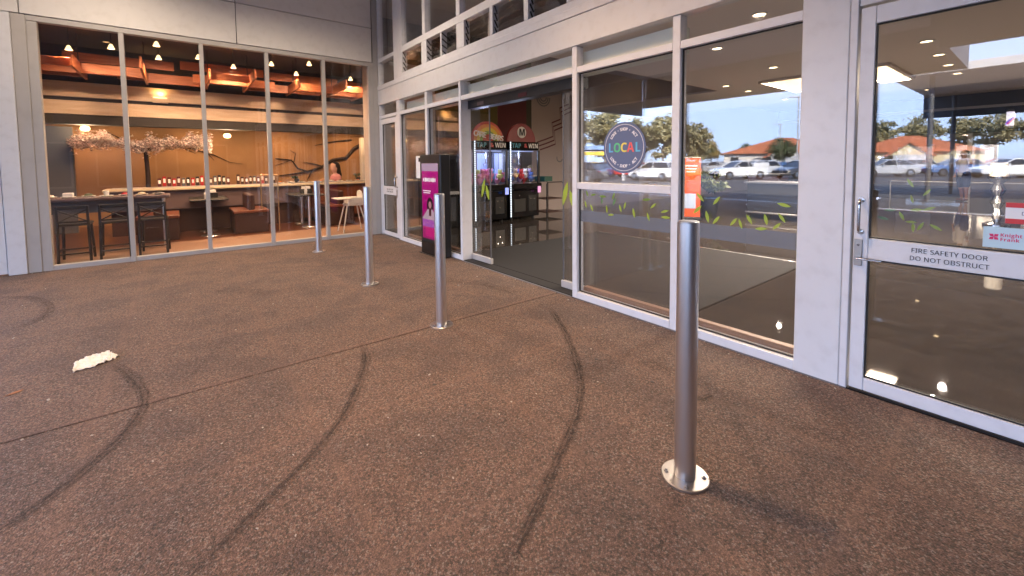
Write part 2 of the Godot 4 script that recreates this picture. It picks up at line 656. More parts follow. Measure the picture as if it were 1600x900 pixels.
# ---------------------------------------------------------------- ground
func strip_mark(parent: Node, called: String, pts: Array, widths: Array, dark: float) -> void:
	var c := Curve3D.new()
	for i in pts.size():
		var p: Vector2 = pts[i]
		var a: Vector2 = pts[maxi(i - 1, 0)]
		var b: Vector2 = pts[mini(i + 1, pts.size() - 1)]
		var t := (b - a) / 6.0
		c.add_point(Vector3(p.x, 0, p.y), -Vector3(t.x, 0, t.y), Vector3(t.x, 0, t.y))
	var length := c.get_baked_length()
	var n := int(length / 0.012) + 2
	var st := new_st()
	var noise := FastNoiseLite.new()
	noise.frequency = 4.0
	noise.seed = int(length * 100.0)
	var rows := []
	var streak := []
	for k in 13:
		streak.append(rng.randf_range(0.25, 1.25))
	for i in n:
		var u := float(i) / (n - 1)
		var p := c.sample_baked(length * u)
		var q := c.sample_baked(minf(length * u + 0.02, length))
		var o := c.sample_baked(maxf(length * u - 0.02, 0.0))
		var d := (q - o).normalized()
		var s := Vector3(-d.z, 0, d.x)
		var w: float = lerpf(widths[0], widths[1], u) * (1.0 + 0.3 * noise.get_noise_1d(u * length))
		var ends := smoothstep(0.0, 0.15, u) * (1.0 - smoothstep(0.85, 1.0, u))
		var row := []
		for k in 13:
			var x := (k - 6) / 6.0
			var al: float = streak[k] * pow(1.0 - x * x, 0.7) * (0.7 + 0.7 * noise.get_noise_2d(u * length * 2.0, k * 3.0) + 0.5 * noise.get_noise_2d(u * length * 19.0, k * 11.0 + 40.0)) * dark * ends * rng.randf_range(0.6, 1.2)
			row.append([p + s * w * x + Vector3(0, 0.003, 0), clampf(al, 0.0, 1.0)])
		rows.append(row)
	for i in n - 1:
		for k in 12:
			for e in [[i, k], [i + 1, k], [i + 1, k + 1], [i, k], [i + 1, k + 1], [i, k + 1]]:
				var v = rows[e[0]][e[1]]
				st.set_color(Color(1, 1, 1, v[1]))
				st.set_normal(Vector3.UP)
				st.add_vertex(v[0])
	put(parent, called, st.commit(), M.rubber_mark)

func build_ground() -> void:
	var plane := PlaneMesh.new()
	plane.size = Vector2(700, 700)
	structure("ground", plane, M.asphalt, Vector3(-100, -0.03, 0))
	# the forecourt is cast in bays with narrow control joints between them
	var pave := Node3D.new()
	pave.name = numbered("pavement")
	add_child(pave)
	pave.set_meta("kind", "structure")
	var zs := [-18.0, -3.243, 4.6, 12.0]
	for i in 3:
		for j in [[-9.4, -3.9], [-3.9, 3.17]]:
			if i == 0 and j[0] < -9.0:
				bar(pave, "paving_bay", Vector3(j[0], -0.12, zs[i]), Vector3(j[1] - 0.008, 0, zs[i + 1] - 0.011), M.aggregate, 0.003)
			elif i == 0:
				bar(pave, "paving_bay", Vector3(j[0], -0.12, WZ), Vector3(j[1], 0, zs[i + 1] - 0.011), M.aggregate, 0.003)
			else:
				bar(pave, "paving_bay", Vector3(j[0], -0.12, zs[i]), Vector3(j[1] - (0.008 if j[0] < -9.0 else 0.0), 0, zs[i + 1] - 0.011), M.aggregate, 0.003)
	bar(pave, "kerb", Vector3(-9.62, -0.12, -18), Vector3(-9.41, -0.004, 12), M.clad_panel, 0.01)
	# rubber marks left by trolley and car tyres, and a filled saw cut
	strip_mark(pave, "tyre_mark", [Vector2(2.82, -3.05), Vector2(2.41, -2.378), Vector2(2.0, -1.854), Vector2(1.671, -1.576), Vector2(1.341, -1.388), Vector2(1.097, -1.248), Vector2(0.875, -1.136), Vector2(0.6, -1.02)], [0.038, 0.028], 0.8)
	strip_mark(pave, "tyre_mark", [Vector2(1.08, -3.35), Vector2(1.0, -3.0), Vector2(0.844, -2.687), Vector2(0.628, -2.345), Vector2(0.387, -2.102), Vector2(0.187, -1.937), Vector2(0.032, -1.81), Vector2(-0.12, -1.68)], [0.038, 0.028], 0.68)
	strip_mark(pave, "tyre_mark", [Vector2(-0.46, -4.15), Vector2(-0.33, -3.8), Vector2(-0.25, -3.5), Vector2(-0.224, -3.3), Vector2(-0.251, -3.055), Vector2(-0.37, -2.766), Vector2(-0.518, -2.544), Vector2(-0.62, -2.44), Vector2(-0.75, -2.33)], [0.046, 0.03], 0.66)
	strip_mark(pave, "tyre_mark", [Vector2(-1.65, -7.0), Vector2(-1.302, -6.713), Vector2(-1.094, -6.172), Vector2(-1.077, -5.708), Vector2(-1.25, -5.45)], [0.055, 0.055], 0.6)
	for q in [[Vector2(2.9, -1.9), Vector2(2.5, -1.2), Vector2(2.0, -0.75), Vector2(1.4, -0.5)], [Vector2(0.3, -5.0), Vector2(0.25, -4.2), Vector2(-0.05, -3.4), Vector2(-0.5, -2.9)], [Vector2(2.4, -4.4), Vector2(1.7, -4.2), Vector2(0.9, -4.5), Vector2(0.2, -5.2)], [Vector2(-1.6, -5.2), Vector2(-0.9, -4.9), Vector2(-0.2, -5.1)], [Vector2(2.9, -7.6), Vector2(2.2, -6.9), Vector2(1.2, -6.8)]]:
		strip_mark(pave, "tyre_mark", q, [0.03, 0.02], 0.2)
	strip_mark(pave, "saw_cut", [Vector2(0.6, -6.72), Vector2(1.33, -6.3), Vector2(2.53, -5.62), Vector2(3.12, -5.28)], [0.01, 0.01], 0.8)
	strip_mark(pave, "stain", [Vector2(2.30, -1.30), Vector2(2.38, -1.22), Vector2(2.47, -1.2)], [0.03, 0.03], 0.7)
	strip_mark(pave, "stain", [Vector2(0.2, -5.9), Vector2(0.7, -5.3), Vector2(1.2, -5.2)], [0.18, 0.1], 0.25)
	strip_mark(pave, "stain", [Vector2(2.3, -4.6), Vector2(2.7, -4.0), Vector2(2.75, -3.4)], [0.16, 0.12], 0.28)
	# white bay lines of the car park
	for k in 9:
		var pm := PlaneMesh.new()
		pm.size = Vector2(0.1, 5.0)
		put(pave, "bay_line", pm, M.line_paint, Vector3(-12.5 - 2.7 * k, -0.026, -16.5))
	slab("mall_floor", Vector3(FX + 0.012, -0.14, -9.15), Vector3(40, 0.0, 9.0), M.mall_tile)
	slab("restaurant_floor", Vector3(-2.45, -0.14, -9.95), Vector3(3.17, 0.002, WZ - 0.002), M.tan_tile)
	slab("restaurant_floor", Vector3(-2.45, -0.14, -15.0), Vector3(7.0, 0.0, -9.952), M.red_floor)
	slab("restaurant_floor", Vector3(3.172, -0.14, -9.95), Vector3(7.0, 0.002, -9.252), M.tan_tile)

# ---------------------------------------------------------------- rooms behind the glass
func build_mall_rooms() -> void:
	slab("mall_wall", Vector3(3.30, 0.0, -9.25), Vector3(7.9, 4.7, -9.15), M.dark_wall)
	slab("mall_wall", Vector3(7.902, 0.0, -9.25), Vector3(13.0, 4.7, -9.15), M.pink_wall)
	slab("mall_wall", Vector3(13.002, 0.0, -9.25), Vector3(27.0, 4.7, -9.15), M.mall_wall)
	slab("mall_wall", Vector3(FX + 0.002, 0.0, -9.25), Vector3(3.298, 4.7, WZ - 0.004), M.mall_wall)
	slab("mall_wall", Vector3(26.6, 0.0, -9.148), Vector3(27.0, 4.7, 8.9), M.mall_wall)
	slab("mall_wall", Vector3(3.30, 0.0, 8.902), Vector3(27.0, 4.7, 9.1), M.mall_wall)
	# a beige return beside the fire exit at the inner corner
	slab("mall_wall", Vector3(3.42, 0.0, -8.95), Vector3(4.7, 3.6, -8.85), M.mall_wall)
	slab("mall_ceiling", Vector3(3.30, 2.98, -4.7), Vector3(13.0, 3.02, 8.9), M.mall_ceiling)
	slab("mall_ceiling", Vector3(9.6, 2.98, -9.148), Vector3(13.0, 3.02, -4.702), M.mall_ceiling)
	slab("mall_ceiling", Vector3(3.30, 4.6, -9.148), Vector3(9.6, 4.66, -4.702), M.mall_wall)
	slab("mall_ceiling", Vector3(13.102, 4.0, -9.148), Vector3(26.6, 4.06, 8.9), M.mall_ceiling)
	slab("mall_bulkhead", Vector3(9.602, 3.022, -9.148), Vector3(9.7, 4.66, -4.702), M.mall_wall)
	slab("mall_bulkhead", Vector3(3.30, 3.022, -4.698), Vector3(9.7, 4.66, -4.6), M.mall_wall)
	slab("mall_bulkhead", Vector3(13.002, 2.98, -9.148), Vector3(13.1, 4.66, 8.9), M.mall_ceiling)

func build_restaurant_rooms() -> void:
	slab("restaurant_wall", Vector3(-2.6, 0.0, -15.0), Vector3(-2.452, 4.7, WZ - 0.002), M.slate_wall)
	slab("restaurant_wall", Vector3(-2.45, 0.0, -14.15), Vector3(6.85, 4.7, -14.0), M.tan_wall)
	slab("restaurant_wall", Vector3(6.852, 0.0, -14.15), Vector3(7.0, 4.7, -9.252), M.tan_wall)
	slab("restaurant_ceiling", Vector3(-2.45, 3.8, -12.3), Vector3(6.85, 3.9, WZ - 0.12), M.dark_ceiling)
	slab("restaurant_ceiling", Vector3(-2.45, 2.5, -13.998), Vector3(6.85, 2.6, -12.302), M.dark_ceiling)
	# bulkhead over the conveyor: two pale boards with a shadow gap, a dark lintel below
	slab("restaurant_bulkhead", Vector3(-2.45, 2.45, -12.3), Vector3(6.85, 3.798, -12.06), M.dark_ceiling)
	slab("bulkhead_board", Vector3(-2.45, 2.795, -12.058), Vector3(6.85, 3.09, -12.0), M.cream_panel)
	slab("bulkhead_board", Vector3(-2.45, 2.455, -12.058), Vector3(6.85, 2.72, -12.0), M.cream_panel)
	slab("restaurant_lintel", Vector3(-2.45, 2.26, -12.3), Vector3(6.85, 2.448, -12.02), M.dark_ceiling)
	# slate-grey screen wall at the left, with a boarded panel beside it
	slab("screen_wall", Vector3(-2.45, 0.0, -12.9), Vector3(-1.75, 2.258, -12.8), M.slate_wall)
	slab("screen_wall", Vector3(4.55, 0.0, -13.7), Vector3(4.85, 2.25, -13.5), M.house_white)

# ---------------------------------------------------------------- mall shopfront
func pane(parent: Node, z0: float, z1: float, y0: float, y1: float, x := FX + 0.055, called := "glass_pane", m: Material = null) -> MeshInstance3D:
	if parent.name != "sliding_door" and y1 - y0 > 0.6:   # second pane added to strengthen the reflections
		bar(parent, called, Vector3(x + 0.02, y0, z0), Vector3(x + 0.026, y1, z1), M.glass, 0.001)
	return bar(parent, called, Vector3(x, y0, z0), Vector3(x + 0.006, y1, z1), m if m else M.glass, 0.001)

func leaf_outline(l: float, w: float) -> PackedVector2Array:
	var o := PackedVector2Array()
	for i in 9:
		var u := i / 8.0
		o.append(Vector2(-l / 2 + l * u, w / 2 * pow(sin(PI * u), 0.9)))
	for i in range(1, 8):
		var u := 1.0 - i / 8.0
		o.append(Vector2(-l / 2 + l * u, -w / 2 * pow(sin(PI * u), 0.9)))
	return o

func build_mall_shopfront() -> void:
	var s := thing("mall_shopfront", "long white aluminium and glass mall shopfront with open sliding entrance and louvres above", "shopfront")
	var D := FX + 0.10
	var w: Material = M.white_frame
	# posts (height to the header unless told otherwise)
	for p in [[-8.335, -8.285, 0.0], [-7.47, -7.335, 0.0], [-6.335, -6.255, 0.0], [-1.934, -1.866, 0.0], [-3.05, -2.985, 0.0]]:
		bar(s, "mullion", Vector3(FX, 0.0, p[0]), Vector3(D, 2.568, p[1]), w, 0.004)
	bar(s, "entrance_jamb", Vector3(FX - 0.004, 0.0, -5.27), Vector3(FX + 0.165, 2.568, -5.212), w, 0.004)
	# rails between the posts: transom at door-head height, top rail, sill
	var bays := [[-7.333, -6.337], [-6.253, -5.272], [-2.983, -1.936], [-1.864, -1.022]]
	for b in bays:
		bar(s, "transom_rail", Vector3(FX + 0.002, 2.30, b[0]), Vector3(D - 0.002, 2.362, b[1]), w)
		bar(s, "sill_rail", Vector3(FX + 0.002, 0.0, b[0]), Vector3(D - 0.002, 0.068, b[1]), w)
		bar(s, "inner_skirting", Vector3(D + 0.002, 0.0, b[0]), Vector3(D + 0.06, 0.11, b[1]), M.tan_tile)
		pane(s, b[0], b[1], 0.064, 2.304)
		pane(s, b[0], b[1], 2.358, 2.57)
		for y in [0.070, 2.292]:
			bar(s, "gasket", Vector3(FX + 0.035, y, b[0]), Vector3(FX + 0.053, y + 0.008, b[1]), M.gasket, 0.001)
		for z in [b[0], b[1] - 0.008]:
			bar(s, "gasket", Vector3(FX + 0.035, 0.078, z), Vector3(FX + 0.053, 2.291, z + 0.008), M.gasket, 0.001)
	bar(s, "transom_rail", Vector3(FX + 0.002, 2.30, -5.21), Vector3(D - 0.002, 2.362, -3.052), w)
	pane(s, -5.21, -3.052, 2.358, 2.57)
	bar(s, "mid_rail", Vector3(FX + 0.002, 1.134, -2.983), Vector3(D - 0.002, 1.2, -1.936), w)
	bar(s, "door_track", Vector3(D + 0.01, 2.18, -5.2), Vector3(D + 0.16, 2.298, -3.06), M.black_metal)
	for z in [-4.95, -4.05]:
		bar(s, "door_sensor", Vector3(D + 0.0, 2.20, z), Vector3(D + 0.008, 2.25, z + 0.16), M.maroon_paint if z > -4.5 else M.mauve_front)
	bar(s, "operator_cover", Vector3(D + 0.03, 2.31, -7.3), Vector3(D + 0.17, 2.53, -1.94), M.pale_green_board)
	bar(s, "threshold", Vector3(FX - 0.02, -0.1, -5.21), Vector3(FX + 0.01, 0.004, -3.052), M.slate_wall, 0.002)
	bar(s, "added_floor_strip", Vector3(FX + 0.014, 0.0005, -5.21), Vector3(3.358, 0.009, -3.052), M.entry_mat, 0.002)  # added dark strip covering the bright reflections in the floor
	# header fascia in one folded sheet with a fine seam, then the louvre sill
	bar(s, "header_fascia", Vector3(FX - 0.012, 2.57, -8.335), Vector3(D, 2.858, -1.022), M.white_panel, 0.003)
	bar(s, "header_fascia", Vector3(FX - 0.012, 2.57, -1.02), Vector3(D, 2.858, 8.9), M.white_panel, 0.003)
	bar(s, "header_sill", Vector3(FX - 0.018, 2.862, -8.335), Vector3(D, 2.95, 8.9), M.white_frame, 0.006)
	# solid pier and the wall that goes on out of sight
	bar(s, "pier", Vector3(FX - 0.006, 0.0, -1.02), Vector3(FX + 0.25, 2.569, -0.775), M.white_panel, 0.004)
	bar(s, "pier_trim", Vector3(FX - 0.008, 0.0, -0.772), Vector3(FX + 0.12, 2.569, -0.735), w, 0.003)
	bar(s, "pier", Vector3(FX - 0.006, 0.0, 0.25), Vector3(FX + 0.25, 2.569, 0.6), M.white_panel, 0.004)
	for b in [[0.6, 1.9], [1.96, 3.3], [3.36, 4.7], [4.76, 6.1], [6.16, 7.5], [7.56, 8.9]]:
		bar(s, "mullion", Vector3(FX, 0.0, b[1]), Vector3(D, 2.568, b[1] + 0.06), w)
		bar(s, "transom_rail", Vector3(FX + 0.002, 2.30, b[0] + 0.002), Vector3(D - 0.002, 2.362, b[1] - 0.002), w)
		bar(s, "sill_rail", Vector3(FX + 0.002, 0.0, b[0] + 0.002), Vector3(D - 0.002, 0.068, b[1] - 0.002), w)
		pane(s, b[0] + 0.002, b[1] - 0.002, 0.064, 2.304)
		pane(s, b[0] + 0.002, b[1] - 0.002, 2.358, 2.57)
	bar(s, "head_panel", Vector3(FX + 0.002, 2.30, -0.732), Vector3(D, 2.568, 0.248), M.white_panel)
	door(s, -8.283, -7.472, false)
	door(s, -0.73, 0.246, true)
	# upper glazing: posts, rails, fixed panes, and a row of glass louvres
	var tops := [-8.335, -7.55, -7.18, -6.335, -5.21, -3.07, -1.0, 1.2, 3.4, 5.6, 7.8, 8.9]
	bar(s, "upper_post", Vector3(FX, 2.952, -8.335), Vector3(D, 4.74, -8.285), w)
	bar(s, "upper_post", Vector3(FX, 2.952, -7.55), Vector3(D, 4.74, -7.185), w)
	for z in [-6.37, -5.31, -4.25, -3.13, -2.0, -0.8, 0.6, 2.0, 3.4, 4.8, 6.2, 7.6]:
		bar(s, "upper_post", Vector3(FX, 3.492, z), Vector3(D, 4.74, z + 0.10), w)
	bar(s, "louvre_head_rail", Vector3(FX + 0.002, 3.382, -7.183), Vector3(D - 0.002, 3.49, 8.9), w)
	bar(s, "upper_rail", Vector3(FX + 0.002, 3.40, -8.283), Vector3(D - 0.002, 3.47, -7.552), w)
	pane(s, -8.283, -7.552, 2.955, 3.40)
	pane(s, -8.283, -7.552, 3.47, 4.74)
	var up := [-7.183, -6.37, -5.31, -4.25, -3.13, -2.0, -0.8, 0.6, 2.0, 3.4, 4.8, 6.2, 7.6, 8.9]
	for i in up.size() - 1:
		pane(s, up[i] + (0.0 if i == 0 else 0.102), up[i + 1] - 0.002, 3.492, 4.74)
	bar(s, "louvre_sill_rail", Vector3(FX + 0.002, 2.952, -7.183), Vector3(D - 0.002, 3.028, 8.9), w)
	var lou := [[-7.18, -6.42], [-6.24, -5.78], [-5.74, -5.31], [-5.10, -4.49], [-4.42, -3.81], [-3.73, -3.13], [-3.0, -2.3], [-2.2, -1.5], [-1.4, -0.7]]
	var prev := -7.183
	var blade_tilt := [0.5, 0.75, 1.0, 0.35, 0.4, 0.45, 0.4, 0.4, 0.4]
	for i in lou.size():
		var l = lou[i]
		if l[0] - prev > 0.01:
			bar(s, "louvre_post", Vector3(FX + 0.001, 3.030, prev + 0.001), Vector3(D - 0.003, 3.380, l[0] - 0.001), w)
		prev = l[1]
		var bank := Node3D.new()
		bank.name = "louvre_bank"
		s.add_child(bank, true)
		for k in 4:
			var b := Basis(Vector3(0, 0, 1), blade_tilt[i] + (0.12 if k == 1 else 0.0))
			put(bank, "glass_blade", cbox(Vector3(0.006, 0.098, l[1] - l[0] - 0.03), 0.001), M.glass, Vector3(FX + 0.05, 3.075 + 0.087 * k, (l[0] + l[1]) / 2), b)
			for z in [l[0] + 0.008, l[1] - 0.008]:
				put(bank, "blade_clip", cbox(Vector3(0.016, 0.1, 0.014), 0.002), M.gasket, Vector3(FX + 0.05, 3.075 + 0.087 * k, z), b)
	bar(s, "louvre_post", Vector3(FX + 0.001, 3.030, prev + 0.001), Vector3(D - 0.003, 3.380, 8.9), w)
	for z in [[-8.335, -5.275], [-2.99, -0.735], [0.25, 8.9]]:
		bar(s, "base_shade_bead", Vector3(FX - 0.016, -0.004, z[0]), Vector3(FX - 0.0005, 0.006, z[1]), M.slate_wall, 0.003)  # dark bead along the base, also standing in for contact shadow
	# roof over the mall
	bar(s, "roof", Vector3(FX + 0.02, 4.745, WZ), Vector3(27.2, 6.2, 9.2), M.clad_panel)
	# two open sliding leaves parked behind the fixed glass, with a leaf emblem on each
	for d in [[-6.2, -4.72, 1], [-3.36, -2.0, -1]]:
		var leaf := Node3D.new()
		leaf.name = "sliding_door"
		s.add_child(leaf, true)
		pane(leaf, d[0] + 0.03, d[1] - 0.03, 0.09, 2.17, D + 0.06)
		bar(leaf, "bottom_rail", Vector3(D + 0.045, 0.012, d[0]), Vector3(D + 0.085, 0.088, d[1]), M.grey_frame)
		for z in [d[0] + 0.016, d[1] - 0.028]:
			bar(leaf, "stile", Vector3(D + 0.055, 0.09, z), Vector3(D + 0.075, 2.17, z + 0.012), M.slate_wall)
		var zc: float = -4.86 if d[2] > 0 else -3.26
		for q in [[-0.045, 0.55, 0.0], [0.06, 0.42, -0.06]]:
			var a := PI / 2 + (-0.28 if q[0] < 0 else 0.32)
			put(leaf, "leaf_emblem", prism(leaf_outline(q[1] * 0.52, 0.066), 0.001), M.leaf_vinyl, Vector3(D + 0.056, 1.06 + q[2], zc + q[0]), side * Basis(Vector3(0, 0, 1), a))
	# frosted safety band with printed leaves, and the round emblem
	bar(s, "frosted_band", Vector3(FX + 0.0515, 0.80, -2.983), Vector3(FX + 0.0535, 0.915, -1.936), M.frost_band, 0.0003)
	bar(s, "frosted_band", Vector3(FX + 0.0515, 0.80, -1.864), Vector3(FX + 0.0535, 0.915, -1.022), M.frost_band, 0.0003)
	var marks := [[1.09, -2.89, 2.0, 0], [1.08, -2.81, 0.2, 0], [1.07, -2.69, 0.0, 0], [1.08, -2.56, 1.2, 0], [0.98, -2.91, 1.8, 0], [0.95, -2.83, 2.0, 0], [1.03, -2.7, 1.6, 1], [0.95, -2.64, 1.7, 0], [1.03, -2.55, 1.2, 1], [0.97, -2.48, 1.9, 0], [1.0, -2.43, 1.3, 0], [0.94, -2.33, 1.8, 0], [1.07, -2.2, 0.1, 0], [1.02, -2.13, 0.7, 0], [0.98, -2.02, 0.3, 0], [0.93, -2.01, 0.0, 0], [0.92, -2.18, 1.9, 0], [0.9, -2.59, 0.1, 0],
		[1.12, -1.71, 2.3, 0], [1.02, -1.73, 0.8, 0], [0.97, -1.65, 1.8, 0], [1.1, -1.58, 0.9, 0], [0.95, -1.58, 0.9, 0], [0.95, -1.45, 0.9, 0], [0.94, -1.4, 1.9, 0], [0.98, -1.34, 2.1, 0], [0.99, -1.23, 1.8, 0], [0.95, -1.16, 0.8, 0], [0.92, -1.26, 0.1, 0], [1.01, -1.13, 2.2, 0], [1.1, -1.12, 2.9, 0],
		[1.27, -0.49, 2.1, 0], [1.22, -0.42, 0.9, 0], [1.18, -0.48, 1.8, 0], [1.12, -0.46, 0.1, 0], [1.13, -0.41, 0.4, 0], [1.08, -0.52, 2.0, 0], [1.05, -0.48, 0.0, 0], [1.02, -0.47, 1.6, 0], [1.03, -0.44, 1.1, 0], [1.03, -0.38, 2.6, 0], [1.11, -0.57, 0.1, 1], [1.06, -0.6, 2.9, 1]]
	for q in marks:
		var l := 0.07 + 0.028 * fposmod(q[1] * 37.0, 1.0)
		if q[1] > -0.8:
			l *= 0.62
		put(s, "printed_leaf", prism(leaf_outline(l, l * 0.27), 0.0008), M.leaf_vinyl_green if q[3] else M.leaf_vinyl, Vector3(FX + 0.051, q[0], q[1]), side * Basis(Vector3(0, 0, 1), q[2]))
	var em := put(s, "round_emblem", prism(disc_outline(0.235, 48), 0.001), M.navy_vinyl, Vector3(FX + 0.052, 1.535, -2.445), side)
	put(em, "emblem_ring", prism(ring_outline(0.211, 0.215, 0.0, TAU - 0.001, 60), 0.0006), M.white_print, Vector3(0, 0, 0.001))
	var tints := [lin(0.12, 0.4, 0.7), lin(0.1, 0.5, 0.22), lin(0.75, 0.65, 0.1), lin(0.75, 0.12, 0.1), lin(0.12, 0.45, 0.65)]
	for i in 5:
		var lm := mat("emblem_letter_%d" % i, tints[i], 0.5)
		words(em, "letter", "LOCAL"[i], 0.085, lm, Vector3(-0.15 + 0.075 * i, 0, 0.0015), Basis(), true, 0.001)
	for part in [["LOVE", 2.36], ["SHOP", PI / 2], ["ACT", 0.78]]:
		for sgn in [1.0, -1.0]:
			var n: int = part[0].length()
			for i in n:
				var a: float = part[1] * sgn - (i - (n - 1) / 2.0) * 0.13 * sgn
				words(em, "letter", part[0][i], 0.028, M.white_print, Vector3(cos(a) * 0.17, sin(a) * 0.17, 0.0015), Basis(Vector3(0, 0, 1), a - PI / 2 * sgn), true, 0.001)
	for a in [1.96, 1.18, -1.96, -1.18]:
		put(em, "dot", prism(disc_outline(0.005, 8), 0.0006), M.white_print, Vector3(cos(a) * 0.17, sin(a) * 0.17, 0.001))
	# paper notice taped inside the glass
	bar(s, "paper_notice", Vector3(FX + 0.048, 1.16, -6.8), Vector3(FX + 0.05, 1.54, -6.53), M.white_print, 0.0005)
	bar(s, "notice_symbol", Vector3(FX + 0.0465, 1.44, -6.70), Vector3(FX + 0.0475, 1.51, -6.64), M.black_print, 0.0003)

# an aluminium door with mid rail, pull handle, lock plate and lever
func door(s: Node, z0: float, z1: float, near: bool) -> void:
	var d := Node3D.new()
	d.name = "fire_door"
	s.add_child(d, true)
	var w: Material = M.white_frame
	var x0 := FX + 0.004
	var x1 := FX + 0.05
	var st := 0.068 if near else 0.09
	var y0 := 0.016
	var top := 2.285
	z0 += 0.006
	z1 -= 0.006
	bar(d, "stile", Vector3(x0, y0, z0), Vector3(x1, top, z0 + st), w)
	bar(d, "stile", Vector3(x0, y0, z1 - st), Vector3(x1, top, z1), w)
	bar(d, "top_rail", Vector3(x0 + 0.001, 2.185, z0 + st + 0.001), Vector3(x1 - 0.001, top, z1 - st - 0.001), w)
	var rail := bar(d, "mid_rail", Vector3(x0 + 0.001, 0.815, z0 + st + 0.001), Vector3(x1 - 0.001, 0.938 if near else 0.98, z1 - st - 0.001), w)
	bar(d, "bottom_rail", Vector3(x0 + 0.001, y0, z0 + st + 0.001), Vector3(x1 - 0.001, 0.094, z1 - st - 0.001), w)
	for p in [[0.096, 0.813], [0.94 if near else 0.982, 2.183]]:
		pane(d, z0 + st + 0.002, z1 - st - 0.002, p[0], p[1], FX + 0.03)
		for z in [z0 + st + 0.002, z1 - st - 0.01]:
			bar(d, "gasket", Vector3(FX + 0.012, p[0] + 0.009, z), Vector3(FX + 0.028, p[1] - 0.009, z + 0.007), M.gasket, 0.001)
		for y in [p[0], p[1] - 0.008]:
			bar(d, "gasket", Vector3(FX + 0.012, y, z0 + st + 0.002), Vector3(FX + 0.028, y + 0.008, z1 - st - 0.002), M.gasket, 0.001)
	if not near:
		bar(s, "transom_rail", Vector3(FX + 0.002, 2.30, z0 - 0.004), Vector3(FX + 0.098, 2.362, z1 + 0.004), w)
		pane(s, z0 - 0.004, z1 + 0.004, 2.358, 2.57)
		words(rail, "lettering", "FIRE SAFETY DOOR\nDO NOT OBSTRUCT", 0.026, M.black_print, Vector3(-0.0235, 0, 0), side, false, 0.001)
	var hz := z0 + 0.032 if near else z1 - 0.045
	var sg := 1.0 if near else -1.0
	var hd := put(d, "pull_handle", tube([Vector3(0.004, 0.095, 0), Vector3(-0.035, 0.095, 0), Vector3(-0.048, 0.082, 0), Vector3(-0.05, 0.05, 0), Vector3(-0.05, -0.05, 0), Vector3(-0.048, -0.082, 0), Vector3(-0.035, -0.095, 0), Vector3(0.004, -0.095, 0)], [0.008, 0.008, 0.008, 0.008, 0.008, 0.008, 0.008, 0.008], 12), M.chrome, Vector3(x0, 1.07, hz))
	for y in [0.095, -0.095]:
		put(hd, "rose", lathe([Vector2(0, 0.006), Vector2(0.016, 0.006), Vector2(0.018, 0.0), Vector2(0.018, -0.004)], 20), M.chrome, Vector3(0, y, 0), Basis(Vector3(0, 0, 1), PI / 2))
	var lp := bar(d, "lock_plate", Vector3(x0 - 0.008, 0.77, hz - 0.026), Vector3(x0 - 0.0005, 0.93, hz + 0.012), M.worn_steel, 0.002)
	put(lp, "keyhole", lathe([Vector2(0, 0.003), Vector2(0.007, 0.003), Vector2(0.008, 0)], 14), M.chrome, Vector3(-0.004, 0.045, 0), Basis(Vector3(0, 0, 1), PI / 2))
	put(lp, "lever", tube([Vector3(0, -0.03, 0), Vector3(-0.042, -0.03, 0), Vector3(-0.05, -0.03, 0.01 * sg), Vector3(-0.05, -0.03, 0.10 * sg), Vector3(-0.043, -0.03, 0.115 * sg)], [0.007, 0.007, 0.007, 0.007, 0.006], 10), M.chrome)
	if not near:
		return
	words(rail, "lettering", "FIRE SAFETY DOOR", 0.0245, M.black_print, Vector3(-0.0235, 0.022, 0.14 - (z0 + z1) / 2 - 0.465), side, false, 0.001)
	words(rail, "lettering", "DO NOT OBSTRUCT", 0.0245, M.black_print, Vector3(-0.0235, -0.022, 0.14 - (z0 + z1) / 2 - 0.465), side, false, 0.001)
	bar(s, "added_threshold", Vector3(FX + 0.006, 0.0, z0), Vector3(FX + 0.12, 0.011, z1), M.black_metal, 0.002)  # added dark strip hides the bright line under the door
	# stickers on the glass
	var blue := mat("sticker_blue", lin(0.5, 0.68, 0.75), 0.4)
	var pink := mat("sticker_pink", lin(0.6, 0.02, 0.12), 0.4)
	var red := mat("sticker_red", lin(0.6, 0.03, 0.03), 0.4)
	var navy := mat("sticker_navy", lin(0.03, 0.04, 0.12), 0.4)
	var x := FX + 0.0285
	var a := bar(d, "agency_sticker", Vector3(x, 0.955, -0.205), Vector3(x + 0.001, 1.06, 0.06), blue, 0.0003)
	for q in [[-1, 1], [1, 1], [-1, -1], [1, -1]]:
		put(a, "emblem_petal", prism(PackedVector2Array([Vector2(0, 0), Vector2(0.013 * q[0], 0.002 * q[1]), Vector2(0.016 * q[0], 0.014 * q[1]), Vector2(0.002 * q[0], 0.014 * q[1])]), 0.0008), pink, Vector3(-0.001, 0.003, -0.096), side * Basis.from_scale(Vector3(1, 1, 1)))
	words(a, "lettering", "Knight", 0.0165, pink, Vector3(-0.001, 0.014, -0.04), side, true, 0.0008)
	words(a, "lettering", "Frank", 0.0165, pink, Vector3(-0.001, -0.008, -0.044), side, true, 0.0008)
	var b := bar(d, "hours_sticker", Vector3(x, 1.082, -0.135), Vector3(x + 0.001, 1.185, 0.06), M.white_print, 0.0003)
	for y in [0.0395, -0.0395]:
		put(b, "red_bar", cbox(Vector3(0.001, 0.024, 0.194), 0.0002), red, Vector3(-0.001, y, 0))
	words(b, "lettering", "D E", 0.017, navy, Vector3(-0.001, 0, -0.03), side, false, 0.0008)

